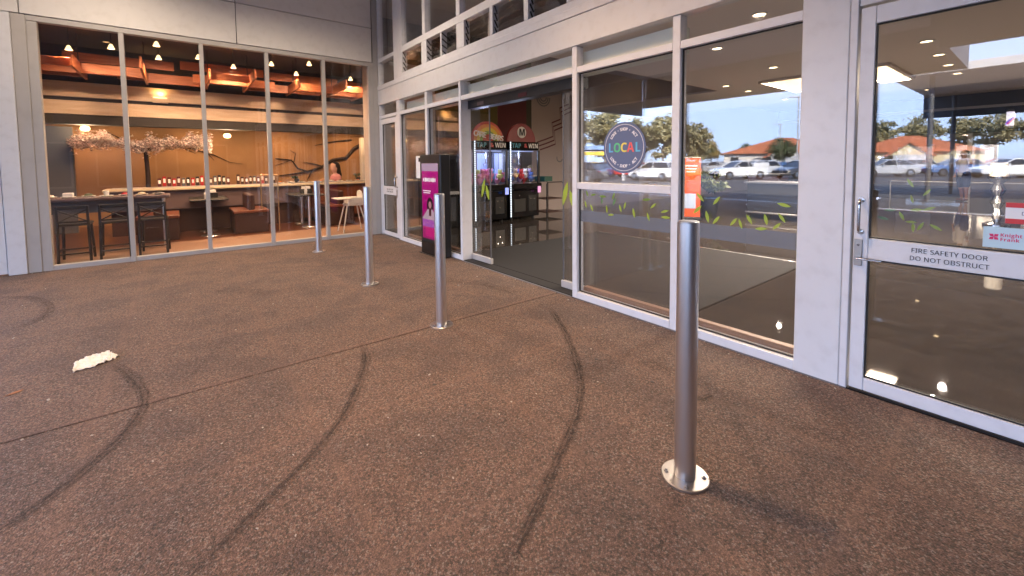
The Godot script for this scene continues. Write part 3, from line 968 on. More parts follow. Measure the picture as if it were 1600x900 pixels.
# ---------------------------------------------------------------- restaurant shopfront
func build_restaurant_shopfront() -> void:
	var s := thing("restaurant_shopfront", "grey framed full-height restaurant window wall with pale cladding panels above", "shopfront")
	var g: Material = M.grey_frame
	var back := WZ - 0.10
	var xs := [-1.45, -0.583, 0.347, 1.249, 2.163, 3.03]
	for i in xs.size():
		var hw := 0.028 if i > 0 and i < 5 else 0.047
		bar(s, "mullion", Vector3(xs[i] - hw, 0.0, back), Vector3(xs[i] + hw, 3.322, WZ + (0.004 if i > 0 and i < 5 else 0.0)), g)
	for i in 5:
		var a: float = xs[i] + (0.049 if i == 0 else 0.03)
		var b: float = xs[i + 1] - (0.049 if i == 4 else 0.03)
		bar(s, "sill_rail", Vector3(a, 0.0, back + 0.002), Vector3(b, 0.065, WZ - 0.002), g)
		bar(s, "glass_pane", Vector3(a - 0.002, 0.06, WZ - 0.06), Vector3(b + 0.002, 3.325, WZ - 0.052), M.restaurant_glass, 0.001)
	bar(s, "head_rail", Vector3(-1.497, 3.324, back), Vector3(3.077, 3.392, WZ + 0.006), g)
	bar(s, "pillar", Vector3(-1.63, 0.0, back - 0.1), Vector3(-1.499, 3.392, WZ + 0.01), g, 0.006)
	bar(s, "corner_trim", Vector3(3.079, 0.0, back), Vector3(FX - 0.002, 4.70, WZ - 0.001), g, 0.003)
	# cladding sheets with open joints on a dark backing
	bar(s, "cladding_backing", Vector3(-2.6, 3.40, back - 0.02), Vector3(3.075, 4.74, WZ - 0.03), M.dark_gap)
	for col in [[-2.6, -1.556], [-1.546, 0.822], [0.832, 3.06]]:
		for row in [[3.402, 4.052], [4.064, 4.74]]:
			bar(s, "cladding_sheet", Vector3(col[0], row[0], WZ - 0.028), Vector3(col[1], row[1], WZ + 0.012), M.clad_panel, 0.004)
	# white door and jamb at the far left
	bar(s, "door_jamb", Vector3(-1.80, 0.0, back - 0.02), Vector3(-1.632, 3.392, WZ + 0.025), M.white_frame, 0.004)
	var d := Node3D.new()
	d.name = "white_door"
	s.add_child(d, true)
	bar(d, "stile", Vector3(-1.90, 0.02, WZ - 0.05), Vector3(-1.808, 3.38, WZ + 0.012), M.white_frame)
	bar(d, "stile", Vector3(-2.6, 0.02, WZ - 0.05), Vector3(-2.5, 3.38, WZ + 0.012), M.white_frame)
	for r in [[0.02, 0.12], [1.0, 1.12], [3.28, 3.38]]:
		bar(d, "rail", Vector3(-2.498, r[0], WZ - 0.048), Vector3(-1.902, r[1], WZ + 0.01), M.white_frame)
	bar(d, "glass_pane", Vector3(-2.498, 0.122, WZ - 0.03), Vector3(-1.902, 0.998, WZ - 0.022), M.glass, 0.001)
	bar(d, "glass_pane", Vector3(-2.498, 1.122, WZ - 0.03), Vector3(-1.902, 3.278, WZ - 0.022), M.glass, 0.001)
	rod(d, "pull_handle", Vector3(-1.86, 0.95, WZ + 0.05), Vector3(-1.86, 1.35, WZ + 0.05), 0.012, M.chrome)
	bar(s, "roof", Vector3(-2.6, 4.745, -15.0), Vector3(7.0, 6.2, WZ - 0.002), M.clad_panel)

# ---------------------------------------------------------------- canopies and their lamps
func build_canopies() -> void:
	var c := thing("entrance_canopy", "deep flat canopy over the forecourt with pale soffit and beam edges", "canopy")
	bar(c, "soffit_panel", Vector3(-8.6, 4.752, -10.5), Vector3(FX - 0.002, 5.0, -1.5), M.clad_panel)
	bar(c, "soffit_panel", Vector3(-4.5, 4.752, -1.498), Vector3(FX - 0.002, 5.0, 12.0), M.clad_panel)
	bar(c, "edge_beam", Vector3(-8.75, 3.6, -10.5), Vector3(-8.602, 5.0, -1.5), M.slate_wall)
	bar(c, "edge_beam", Vector3(-4.65, 3.42, -1.35), Vector3(-4.502, 5.0, 12.0), M.slate_wall)
	bar(c, "edge_beam", Vector3(-8.75, 3.6, -1.498), Vector3(-4.652, 5.0, -1.352), M.slate_wall)
	bar(c, "edge_beam", Vector3(-8.6, 3.3, -10.65), Vector3(-2.65, 5.0, -10.502), M.slate_wall)
	for p in [Vector3(-8.5, 0, 0.0), Vector3(-4.35, 0, 7.5)]:
		rod(c, "column", Vector3(p.x, 0.0, p.z), Vector3(p.x, 3.6 if p.x > -5 else 0.02, p.z), 0.15, M.white_panel, 20)
	var k := thing("dropoff_canopy", "second flat canopy on posts over the car drop-off lane beyond the forecourt", "canopy")
	bar(k, "roof_panel", Vector3(-19.4, 4.2, -3.6), Vector3(-13.0, 4.45, 14.0), M.clad_panel)
	bar(k, "fascia", Vector3(-19.55, 3.2, -3.6), Vector3(-19.402, 4.45, 14.0), M.slate_wall)
	for z in [-2.6, 4.0, 10.6]:
		for x in [-18.9, -13.6]:
			rod(k, "post", Vector3(x, -0.03, z), Vector3(x, 4.198, z), 0.07, M.slate_wall, 16)
	var n := 0
	for p in [Vector3(1.25, 4.75, -2.45), Vector3(-0.75, 4.75, -6.7), Vector3(1.5, 4.75, -6.0), Vector3(-1.6, 4.75, -4.6), Vector3(-1.4, 4.75, -1.0), Vector3(1.6, 4.75, 1.4)]:
		var l := thing("canopy_downlight", "small round warm downlight recessed in the canopy soffit", "downlight", p, 0.0, "downlights in the entrance canopy")
		put(l, "trim", lathe([Vector2(0.075, 0.0), Vector2(0.078, -0.012), Vector2(0.10, -0.012), Vector2(0.105, 0.0)], 24), M.white_frame)
		put(l, "lens", lathe([Vector2(0.0, -0.004), Vector2(0.074, -0.004)], 24), M.lamp_canopy)
		spot(l, Vector3(0, -0.03, 0), Vector3.DOWN, [3.5, 1.7, 1.8, 1.2, 0.5, 0.25][n], 78.0 if n in [1, 2] else 56.0, Color(1.0, 0.9, 0.79) if n in [1, 2] else Color(1.0, 0.82, 0.64), 0.22)
		n += 1

# ---------------------------------------------------------------- car park mirrored in the glass
func add_loft(st: SurfaceTool, rings: Array) -> void:
	var n: int = rings[0].size()
	var mid := Vector3.ZERO
	for r in rings:
		for v in r:
			mid += v
	mid /= rings.size() * n
	for i in rings.size() - 1:
		for k in n:
			var q := (k + 1) % n
			var a: Vector3 = rings[i][k]
			var b: Vector3 = rings[i][q]
			var c: Vector3 = rings[i + 1][q]
			var d: Vector3 = rings[i + 1][k]
			var axis_mid := Vector3((a.x + c.x) / 2, mid.y, 0)
			if (b - a).cross(d - a).length() > 1e-7:
				poly(st, [a, b, d], (a + b + d) / 3.0 - axis_mid)
			if (c - b).cross(d - b).length() > 1e-7:
				poly(st, [b, c, d], (b + c + d) / 3.0 - axis_mid)
	poly(st, rings[0], rings[0][0] - rings[1][0])
	poly(st, rings[-1], rings[-1][0] - rings[-2][0])

func car_ring(x: float, y0: float, y1: float, w0: float, w1: float) -> Array:
	var h := y1 - y0
	return [Vector3(x, y0, -w0 * 0.9), Vector3(x, y0 + h * 0.15, -w0), Vector3(x, y0 + h * 0.6, -lerpf(w0, w1, 0.35)), Vector3(x, y0 + h * 0.9, -w1), Vector3(x, y1, -w1 * 0.88),
		Vector3(x, y1, w1 * 0.88), Vector3(x, y0 + h * 0.9, w1), Vector3(x, y0 + h * 0.6, lerpf(w0, w1, 0.35)), Vector3(x, y0 + h * 0.15, w0), Vector3(x, y0, w0 * 0.9)]

func make_car(label: String, paint: Material, ute: bool, wagon: bool) -> Node3D:
	var t := thing("parked_car", label, "car", Vector3.ZERO, 0.0, "cars parked in the car park")
	var st := new_st()
	var rs := []
	for q in [[-2.18, 0.38, 0.84, 0.7, 0.68], [-2.1, 0.3, 0.95, 0.82, 0.8], [-1.7, 0.24, 1.0, 0.88, 0.85], [-0.5, 0.22, 1.0, 0.89, 0.86], [0.7, 0.22, 0.99, 0.89, 0.85], [1.4, 0.24, 0.9, 0.88, 0.82], [1.95, 0.28, 0.78, 0.83, 0.76], [2.12, 0.36, 0.66, 0.72, 0.66]]:
		rs.append(car_ring(q[0], q[1], q[2], q[3], q[4]))
	add_loft(st, rs)
	put(t, "body", st.commit(), paint)
	var x0 := -1.95 if wagon else (-0.75 if ute else -1.75)
	var x1 := -1.6 if wagon else (-0.6 if ute else -1.05)
	st = new_st()
	rs = []
	for q in [[x0, 0.96, 0.99, 0.8, 0.76], [x1, 0.96, 1.4, 0.82, 0.64], [0.1, 0.96, 1.42, 0.82, 0.64], [0.95, 0.94, 0.97, 0.8, 0.74]]:
		rs.append(car_ring(q[0], q[1], q[2], q[3], q[4]))
	add_loft(st, rs)
	put(t, "window_glass", st.commit(), M.car_glass)
	st = new_st()
	rs = []
	for q in [[x1 - 0.06, 1.38, 1.42, 0.62, 0.58], [x1 + 0.2, 1.395, 1.465, 0.66, 0.6], [-0.1, 1.395, 1.475, 0.66, 0.6], [0.16, 1.38, 1.43, 0.63, 0.58]]:
		rs.append(car_ring(q[0], q[1], q[2], q[3], q[4]))
	add_loft(st, rs)
	put(t, "roof", st.commit(), paint)
	for s in [-1.0, 1.0]:
		for p in [[Vector3(0.92, 0.98, 0.77 * s), Vector3(0.12, 1.42, 0.63 * s)], [Vector3(-0.4, 0.98, 0.83 * s), Vector3(-0.4, 1.42, 0.65 * s)], [Vector3(x0 + 0.05, 0.98, 0.78 * s), Vector3(x1, 1.41, 0.63 * s)]]:
			rod(t, "pillar", p[0], p[1], 0.035, paint, 6)
		put(t, "headlight", cbox(Vector3(0.12, 0.12, 0.3), 0.03), M.lens_white, Vector3(2.02, 0.66, 0.55 * s))
		put(t, "tail_light", cbox(Vector3(0.08, 0.2, 0.22), 0.03), M.tail_red, Vector3(-2.13, 0.78, 0.62 * s))
		put(t, "mirror", cbox(Vector3(0.1, 0.12, 0.16), 0.03), paint, Vector3(0.62, 1.03, 0.95 * s))
		for x in [-1.35, 1.35]:
			var w := put(t, "wheel", lathe([Vector2(0.2, -0.1), Vector2(0.31, -0.1), Vector2(0.33, -0.07), Vector2(0.33, 0.07), Vector2(0.31, 0.1), Vector2(0.2, 0.1)], 20), M.tyre, Vector3(x, 0.33, 0.8 * s), Basis(Vector3(1, 0, 0), PI / 2))
			put(w, "rim", lathe([Vector2(0.0, 0.09 * s), Vector2(0.21, 0.08 * s), Vector2(0.21, 0.0)], 16), M.rim)
	if ute:
		bar(t, "tray", Vector3(-2.15, 0.95, -0.86), Vector3(-0.8, 1.3, 0.86), paint, 0.04)
	bar(t, "bumper", Vector3(2.0, 0.3, -0.7), Vector3(2.16, 0.45, 0.7), M.black_metal, 0.02)
	return t

func crown_mesh(seed_: int, n: int, clumps: int, spread: Vector3, leaf: float) -> Mesh:
	var r := RandomNumberGenerator.new()
	r.seed = seed_
	var st := new_st()
	var cs := []
	for i in clumps:
		var d := Vector3(r.randfn(), r.randfn(), r.randfn()).normalized() * pow(r.randf(), 0.5)
		cs.append([d * spread, r.randf_range(0.22, 0.42) * spread.x])
	for i in n:
		var c = cs[i % clumps]
		var d := Vector3(r.randfn(), r.randfn() * 0.7, r.randfn()) * 0.5
		var p: Vector3 = c[0] + d * c[1]
		var a := Vector3(r.randfn(), r.randfn(), r.randfn()).normalized()
		var b := a.cross(Vector3(r.randfn(), r.randfn(), r.randfn())).normalized()
		var l := leaf * r.randf_range(0.6, 1.3)
		poly(st, [p - a * l, p + b * l * 0.45, p + a * l], Vector3.UP)
		poly(st, [p - a * l, p - b * l * 0.45, p + a * l], Vector3.UP)
	return st.commit()

func make_tree(called: String, label: String, at: Vector3, h: float, crown: Mesh, leaf: Material, turn: float, group: String) -> void:
	var t := thing(called, label, "tree", at, turn, group)
	var st := new_st()
	var k := h / 9.0
	add_tube(st, [Vector3.ZERO, Vector3(0.1, 2.2, 0.05) * k, Vector3(-0.05, 4.6, 0.1) * k, Vector3(0.1, 7.2, 0.0) * k], [0.2 * k, 0.15 * k, 0.11 * k, 0.04 * k], 7)
	for i in 6:
		var a := i * 2.4
		var y := (3.0 + 0.6 * i) * k
		add_tube(st, [Vector3(0, y, 0.05), Vector3(cos(a) * 0.8, y / k + 0.8, sin(a) * 0.8) * Vector3(k, k, k), Vector3(cos(a) * 1.6, y / k + 1.9, sin(a) * 1.6) * Vector3(k, k, k)], [0.07 * k, 0.05 * k, 0.02 * k], 5)
	put(t, "trunk", st.commit(), M.trunk_grey)
	put(t, "crown", crown, leaf, Vector3(0, 5.4 * k, 0), Basis.from_scale(Vector3.ONE * k))

func make_house(label: String, at: Vector3, turn: float, w: float, d: float, wall: Material) -> void:
	var t := thing("tiled_house", label, "house", at, turn, "houses across the road")
	bar(t, "wall", Vector3(-w / 2, 0, -d / 2), Vector3(w / 2, 2.6, d / 2), wall)
	var roof := PackedVector2Array([Vector2(-w / 2 - 0.5, 2.5), Vector2(w / 2 + 0.5, 2.5), Vector2(0.8, 4.6), Vector2(-0.8, 4.6)])
	put(t, "roof", prism(roof, d + 1.0, -d / 2 - 0.5), M.roof_tile)
	put(t, "gable", prism(PackedVector2Array([Vector2(-2.2, 2.0), Vector2(2.2, 2.0), Vector2(0, 3.7)]), 1.6, d / 2), wall)
	put(t, "gable_roof", prism(PackedVector2Array([Vector2(-2.6, 1.9), Vector2(-2.2, 1.9), Vector2(0, 3.65), Vector2(2.2, 1.9), Vector2(2.6, 1.9), Vector2(0, 4.0)]), 2.0, d / 2 - 0.1), M.roof_tile)
	bar(t, "garage_door", Vector3(-1.6, 0.0, d / 2 + 1.5), Vector3(1.6, 2.1, d / 2 + 1.62), M.car_silver)
	for x in [-w / 2 + 1.2, w / 2 - 2.0]:
		var wn := bar(t, "window", Vector3(x, 0.9, d / 2 - 0.05), Vector3(x + 1.2, 2.1, d / 2 + 0.06), M.white_frame)
		put(wn, "window_pane", cbox(Vector3(1.04, 1.04, 0.02), 0.002), M.house_window, Vector3(0, 0, 0.06))

func build_car_park() -> void:
	var list := [
		["small black hatchback in the car park bay nearest the restaurant corner", M.car_black, false, true, Vector3(-10.6, 0, -15.4), 1.3],
		["blue wagon parked behind the black hatchback", M.car_blue, false, true, Vector3(-16.2, 0, -19.5), 1.35],
		["bright red sedan parked beside the blue wagon", M.car_red, false, false, Vector3(-19.2, 0, -18.4), 1.45],
		["white hatchback with its tail toward the forecourt beside an orange car", M.car_white, false, true, Vector3(-15.6, 0, -13.9), 1.7],
		["orange hatchback beside the white hatchback", M.car_orange, false, true, Vector3(-18.5, 0, -14.6), 1.6],
		["white ute with a covered tray in the middle of the car park", M.car_white, true, false, Vector3(-20.6, 0, -11.6), 0.5],
		["silver wagon parked behind the white ute", M.car_silver, false, true, Vector3(-26.2, 0, -12.9), 0.7],
		["black sedan facing the dropoff canopy", M.car_black, false, false, Vector3(-24.0, 0, -9.4), 0.4],
		["silver sedan at the far side of the dropoff canopy", M.car_silver, false, false, Vector3(-30.0, 0, -6.6), 0.9],
		["blue sedan at the far side of the dropoff canopy", M.car_blue, false, false, Vector3(-33.0, 0, -3.8), 0.9],
		["white wagon at the far side of the dropoff canopy", M.car_white, false, true, Vector3(-30.5, 0, -1.5), 0.9],
		["white sedan parked in the row before the gum trees", M.car_white, false, false, Vector3(-25.0, 0, -21.0), 1.5],
		["silver ute parked in the row before the gum trees", M.car_silver, true, false, Vector3(-31.0, 0, -18.0), 1.5],
		["blue ute parked in the row before the tiled houses", M.car_blue, true, false, Vector3(-32.0, 0, -14.5), 1.4],
		["black wagon parked between the white sedan and the silver ute", M.car_black, false, true, Vector3(-28.2, 0, -19.6), 1.5],
		["orange sedan parked in the row before the tiled houses", M.car_orange, false, false, Vector3(-37.0, 0, -11.6), 1.4],
		["white ute parked in the row before the tiled houses", M.car_white, true, false, Vector3(-39.0, 0, -9.4), 1.4],
		["silver hatchback parked beside the white ute and the orange sedan", M.car_silver, false, true, Vector3(-38.5, 0, -6.8), 1.2],
		["red sedan at the far side of the dropoff canopy", M.car_red, false, false, Vector3(-36.0, 0, -2.0), 0.9],
		["red wagon parked in the row before the tiled houses", M.car_red, false, true, Vector3(-34.5, 0, -13.0), 1.4]]
	for q in list:
		var c := make_car(q[0], q[1], q[2], q[3])
		c.position = Vector3(3.18 + (q[4].x - 3.18) * 1.35, -0.03, q[4].z * 1.35)
		c.rotation.y = q[5]
	var c1 := crown_mesh(3, 3400, 40, Vector3(2.7, 3.0, 2.7), 0.26)
	var c2 := crown_mesh(8, 3400, 34, Vector3(2.3, 3.3, 2.3), 0.26)
	var c3 := crown_mesh(13, 3400, 30, Vector3(3.0, 2.6, 3.0), 0.26)
	var tr := [[-31, -36, 8.2, c1, 0], [-36, -35, 8.8, c2, 0], [-40, -38, 9.0, c1, 0], [-44, -36, 8.4, c3, 0], [-41, -30, 8.0, c2, 0], [-47, -32, 8.2, c1, 0], [-51, -31, 7.4, c2, 0], [-55, -33, 5.6, c3, 1], [-60, -36, 5.4, c1, 2], [-67, -37, 5.6, c3, 2], [-74, -34, 5.0, c1, 1], [-80, -33, 5.4, c2, 1], [-26, -40, 8.6, c2, 0],
		[-118, -24, 11.0, c2, 0], [-122, -18, 12.0, c1, 0], [-126, -12, 11.5, c2, 0], [-122, -7, 12.0, c1, 0], [-125, -1, 11.0, c3, 0], [-120, 5, 12.0, c2, 0], [-124, 11, 11.5, c1, 0]]
	var kinds := [["gum_tree", "tall loose olive green gum tree beyond the car park"], ["dark_tree", "dark green rounded tree beside the tiled houses"], ["golden_tree", "golden yellow leafed tree beside the tiled houses"]]
	for i in tr.size():
		var q = tr[i]
		make_tree(kinds[q[4]][0], kinds[q[4]][1] if q[0] > -100 else "very tall gum tree in the far row behind the dropoff canopy", Vector3(q[0], -0.03, q[1]), q[2], q[3], [M.leaf_gum, M.leaf_dark, M.leaf_gold][q[4]], i * 1.7, "trees beyond the car park")
	make_tree("round_tree", "round dark green street tree in front of the white tiled house", Vector3(-49, -0.03, -19.5), 4.6, c3, M.leaf_dark, 0.5, "trees beyond the car park")
	make_house("white walled house with a long orange tile roof and garage gable", Vector3(-64, -0.03, -25), 1.15, 15.0, 9.0, M.house_white)
	make_house("cream walled house with a long orange tile roof and garage gable", Vector3(-75, -0.03, -13), 1.35, 14.0, 9.0, M.house_cream)
	for q in [[-54.9, -21.9, 6.1], [-39.7, -15.0, 7.4], [-28.0, -26.0, 7.0]]:
		var l := thing("light_pole", "tall thin grey car park light pole with a single arm", "lamp post", Vector3(q[0], -0.03, q[1]), 0.9, "light poles in the car park")
		rod(l, "pole", Vector3.ZERO, Vector3(0, q[2], 0), 0.06, M.grey_frame)
		bar(l, "lamp_head", Vector3(-0.1, q[2], -0.1), Vector3(0.8, q[2] + 0.1, 0.1), M.grey_frame, 0.02)
	var ow := thing("added_wing", "added pale clad building wing with dark windows facing the restaurant across the forecourt", "building", Vector3(0, 0, 12.2))  # unseen wing added to keep bright sky out of the restaurant glass
	bar(ow, "wall", Vector3(-14.0, -0.03, 0.0), Vector3(3.1, 6.5, 9.0), M.slate_wall)
	bar(ow, "wall", Vector3(3.102, -0.03, -2.95), Vector3(12.0, 6.5, 9.0), M.slate_wall)  # added block hides the sky streak past the mall end
	for i in 5:
		var wf := bar(ow, "window", Vector3(-12.5 + 3.1 * i, 0.4, -0.08), Vector3(-10.2 + 3.1 * i, 2.6, -0.002), M.grey_frame)
		put(wf, "window_pane", cbox(Vector3(2.14, 2.04, 0.02), 0.002), M.house_window, Vector3(0, 0, -0.042))
	# shade structure for parked cars, blue roof on white posts
	var sh := thing("shade_shelter", "white posted car shade shelter with a pale blue roof and yellow beam", "shelter", Vector3(-19.6, -0.03, -25.5), 0.75)
	var blue := mat("shade_blue", lin(0.2, 0.32, 0.55), 0.6)
	var yel := mat("shade_yellow", lin(0.7, 0.5, 0.05), 0.6)
	bar(sh, "roof", Vector3(-4.5, 2.45, -2.5), Vector3(3.0, 2.75, 2.5), blue)
	bar(sh, "beam", Vector3(-4.5, 2.0, 2.3), Vector3(3.0, 2.3, 2.4), yel)
	for x in [-4.2, -0.8, 2.7]:
		rod(sh, "post", Vector3(x, 0, 2.2), Vector3(x, 2.45, 2.2), 0.07, M.white_frame)

# ---------------------------------------------------------------- inside the restaurant
func build_restaurant_things() -> void:
	# hanging lamps
	var shade := lathe([Vector2(0.009, 0.075), Vector2(0.022, 0.064), Vector2(0.046, 0.0), Vector2(0.05, -0.006)], 20)
	var lens := lathe([Vector2(0.0, 0.002), Vector2(0.045, 0.002)], 20)
	var n := 0
	for q in [[-1.34, 3.32], [-0.83, 3.42], [-0.23, 3.56], [-0.21, 3.33], [0.37, 3.42], [0.92, 3.32], [1.58, 3.46], [2.04, 3.32], [2.3, 3.56], [3.17, 3.34], [3.55, 3.54]]:
		var z: float = -10.0 * 2.0 / (q[1] - 1.4)
		var l := thing("ceiling_spotlight", "small lit conical spotlight hanging from the dark restaurant ceiling", "spotlight", Vector3(q[0] * z / -10.0, 3.4, z), 0.0, "spotlights in the restaurant")
		put(l, "shade", shade, M.lamp_shade)
		put(l, "stem", tube([Vector3(0, 0.09, 0), Vector3(0, 0.4, 0)], [0.008, 0.008], 6), M.black_metal)
		put(l, "lens", lens, M.lamp_warm)
		spot(l, Vector3(0, -0.02, 0), Vector3(0, -1, -0.35 if n % 2 else -0.1), 0.52, 82.0, Color(1.0, 0.81, 0.64), 0.05)
		n += 1
	for x in [-1.6, 0.4, 2.4, 4.2]:
		var l := thing("recessed_downlight", "small round downlight recessed over the rear restaurant counter", "downlight", Vector3(x, 2.498, -13.1), 0.0, "downlights over the rear counter")
		put(l, "trim", lathe([Vector2(0.05, 0.0), Vector2(0.055, -0.01), Vector2(0.07, -0.01), Vector2(0.075, 0.0)], 18), M.white_frame)
		put(l, "lens", lathe([Vector2(0.0, -0.004), Vector2(0.05, -0.004)], 18), M.lamp_warm)
		spot(l, Vector3(0, -0.03, 0), Vector3(0, -1, -0.25), 0.36, 80.0, Color(1.0, 0.77, 0.54), 0.05)
	n = 0
	for p in [Vector3(-1.5, 2.2, -12.4), Vector3(0.95, 2.13, -12.4)]:
		var l := thing("blossom_lantern", ["small warm lantern glowing among the blossoms beside the screen wall", "small warm lantern glowing among the blossoms beside the booths"][n], "lantern", p)
		n += 1
		put(l, "globe_lamp", lathe([Vector2(0.0, -0.06), Vector2(0.06, -0.045), Vector2(0.08, 0.0), Vector2(0.06, 0.045), Vector2(0.0, 0.06)], 18), M.lamp_warm)
		put(l, "cord", tube([Vector3(0, 0.06, 0), Vector3(0, 2.5 - p.y, 0)], [0.005, 0.005], 5), M.black_metal)
		omni(l, Vector3.ZERO, 0.16, Color(1.0, 0.85, 0.68), 0.06)
	# orange timber lattice hung below the ceiling
	var lat := thing("timber_lattice", "staggered orange timber boards hung under the dark restaurant ceiling", "ceiling lattice", Vector3(0, 0, 0))
	var xs := [-2.4, -1.35, -0.45, 0.55, 1.25, 2.15, 3.0, 3.7, 4.6, 5.6]
	var zs := [-11.5, -11.0, -11.5, -10.9, -11.4, -10.8, -11.5, -11.0, -11.4]
	for i in 9:
		bar(lat, "board", Vector3(xs[i] + 0.02, 3.12, zs[i] - 0.025), Vector3(xs[i + 1] - 0.02, 3.30, zs[i] + 0.025), M.timber_orange)
		bar(lat, "board", Vector3(xs[i] - 0.018, 3.10, -11.7), Vector3(xs[i] + 0.018, 3.30, -9.75 - 0.45 * (i % 2)), M.timber_orange)
		if i % 3 == 0:
			bar(lat, "board", Vector3(xs[i] + 0.02, 3.12, -10.42), Vector3(xs[i + 1] - 0.02, 3.26, -10.38), M.timber_orange)
		rod(lat, "hanger", Vector3(xs[i], 3.3, -10.9), Vector3(xs[i], 3.8, -10.9), 0.008, M.black_metal, 6)
	for q in [[-2.3, 1.5, -11.2, 3.14], [-0.9, 1.3, -11.6, 3.16], [0.3, 1.5, -11.1, 3.14], [1.5, 1.4, -11.6, 3.16], [2.7, 1.6, -11.2, 3.14], [-1.6, 1.6, -11.25, 3.36], [0.1, 1.5, -11.2, 3.4], [1.7, 1.5, -11.15, 3.36], [3.3, 1.6, -11.2, 3.34]]:
		bar(lat, "board", Vector3(q[0], q[3], q[2] - 0.02), Vector3(q[0] + q[1], q[3] + 0.17, q[2] + 0.02), M.timber_orange)
	var duct := thing("air_duct", "long pale rectangular air duct under the dark restaurant ceiling", "duct", Vector3(1.0, 3.62, -9.0))
	bar(duct, "casing", Vector3(-3.0, -0.08, -0.2), Vector3(0.9, 0.1, 0.2), M.mauve_front)
	bar(duct, "grille_frame", Vector3(0.0, -0.1, -0.22), Vector3(0.9, -0.082, 0.22), M.grey_frame)
	for x in [-2.9, 0.8]:
		rod(duct, "hanger", Vector3(x, 0.1, 0), Vector3(x, 0.18, 0), 0.01, M.grey_frame, 6)
	var pj := thing("wall_light", "small box wall light on the cream bulkhead board", "wall light", Vector3(-0.26, 2.82, -11.94))
	bar(pj, "housing", Vector3(-0.13, -0.05, -0.05), Vector3(0.13, 0.05, 0.05), M.cream_panel)
	bar(pj, "lens", Vector3(-0.11, 0.052, -0.04), Vector3(0.11, 0.058, 0.04), M.lamp_warm)
	spot(pj, Vector3(0, 0.09, 0.0), Vector3(0, 1, -0.1), 0.05, 70.0, Color(1.0, 0.75, 0.45), 0.04)
	# conveyor counter
	var ct := thing("conveyor_counter", "long sushi conveyor counter with pale lit top and mauve front", "counter", Vector3(0, 0, 0))
	bar(ct, "top", Vector3(-1.2, 0.90, -12.05), Vector3(4.9, 0.95, -11.35), M.counter_top, 0.01)
	bar(ct, "front_panel", Vector3(-1.15, 0.5, -11.5), Vector3(2.3, 0.898, -11.42), M.mauve_front)
	bar(ct, "front_panel", Vector3(2.302, 0.1, -11.5), Vector3(4.85, 0.898, -11.42), M.booth_wood)
	bar(ct, "plinth", Vector3(-1.1, 0.0, -11.95), Vector3(4.85, 0.498, -11.52), M.booth_dark)
	bar(ct, "belt", Vector3(-1.1, 0.951, -11.95), Vector3(4.8, 0.962, -11.6), M.grey_frame)
	# booth benches and tables
	var bn := 0
	for x in [-0.35, 1.15, 2.95, 4.1]:
		var b := thing("booth_bench", ["dark red booth bench with orange wood top beside the stools", "dark red booth bench with orange wood top between the two black tables", "dark red booth bench with orange wood top behind the highchair", "dark red booth bench with orange wood top at the restaurant side wall"][bn], "bench", Vector3(x, 0, -10.75), 0.0, "booth benches in the restaurant")
		bar(b, "base", Vector3(-0.3, 0.0, -0.5), Vector3(0.3, 0.42, 0.5), M.booth_dark, 0.01)
		bar(b, "seat", Vector3(-0.32, 0.422, -0.52), Vector3(0.32, 0.48, 0.52), M.booth_wood, 0.01)
		bar(b, "backrest", Vector3(-0.06, 0.482, -0.5), Vector3(0.06, 0.8, 0.5), M.booth_dark, 0.02)
		bn += 1
	bn = 0
	for x in [0.45, 2.3]:
		var t := thing("dining_table", ["black topped restaurant table with a silver leg beside the stools", "black topped restaurant table with a silver leg beside the highchair"][bn], "table", Vector3(x, 0, -10.85), 0.0, "booth tables in the restaurant")
		bar(t, "tabletop", Vector3(-0.32, 0.70, -0.55), Vector3(0.32, 0.74, 0.55), M.stool_black, 0.01)
		for z in [-0.35, 0.4]:
			rod(t, "leg", Vector3(0, 0.0, z), Vector3(0, 0.7, z), 0.035, M.brushed_steel, 12)
			put(t, "foot", lathe([Vector2(0.0, 0.02), Vector2(0.16, 0.012), Vector2(0.17, 0.0)], 20), M.brushed_steel, Vector3(0, 0.001, z))
		var bt := thing("sauce_bottle", ["clear sauce bottle with white cap on the table beside the stools", "clear sauce bottle with white cap on the table beside the highchair"][bn], "bottle", Vector3(x - 0.05, 0.74, -10.5))
		put(bt, "body", lathe([Vector2(0.0, 0.0), Vector2(0.032, 0.0), Vector2(0.034, 0.1), Vector2(0.014, 0.14), Vector2(0.013, 0.16)], 14), M.house_white)
		put(bt, "cap", lathe([Vector2(0.016, 0.16), Vector2(0.016, 0.185), Vector2(0.0, 0.19)], 12), M.plastic_white)
		var cd := thing("condiment_caddy", ["black condiment caddy on the table beside the stools", "black condiment caddy on the table beside the highchair"][bn], "caddy", Vector3(x + 0.05, 0.74, -10.95))
		bar(cd, "tray", Vector3(-0.12, 0.0, -0.1), Vector3(0.12, 0.1, 0.1), M.stool_black, 0.006)
		bar(cd, "napkins", Vector3(-0.09, 0.102, -0.05), Vector3(0.09, 0.16, 0.05), M.paper, 0.004)
		bn += 1
	# condiment boxes and plates along the counter
	var tints := [M.stool_black, M.booth_dark, M.maroon_paint, M.slate_wall, M.car_red, M.mauve_front]
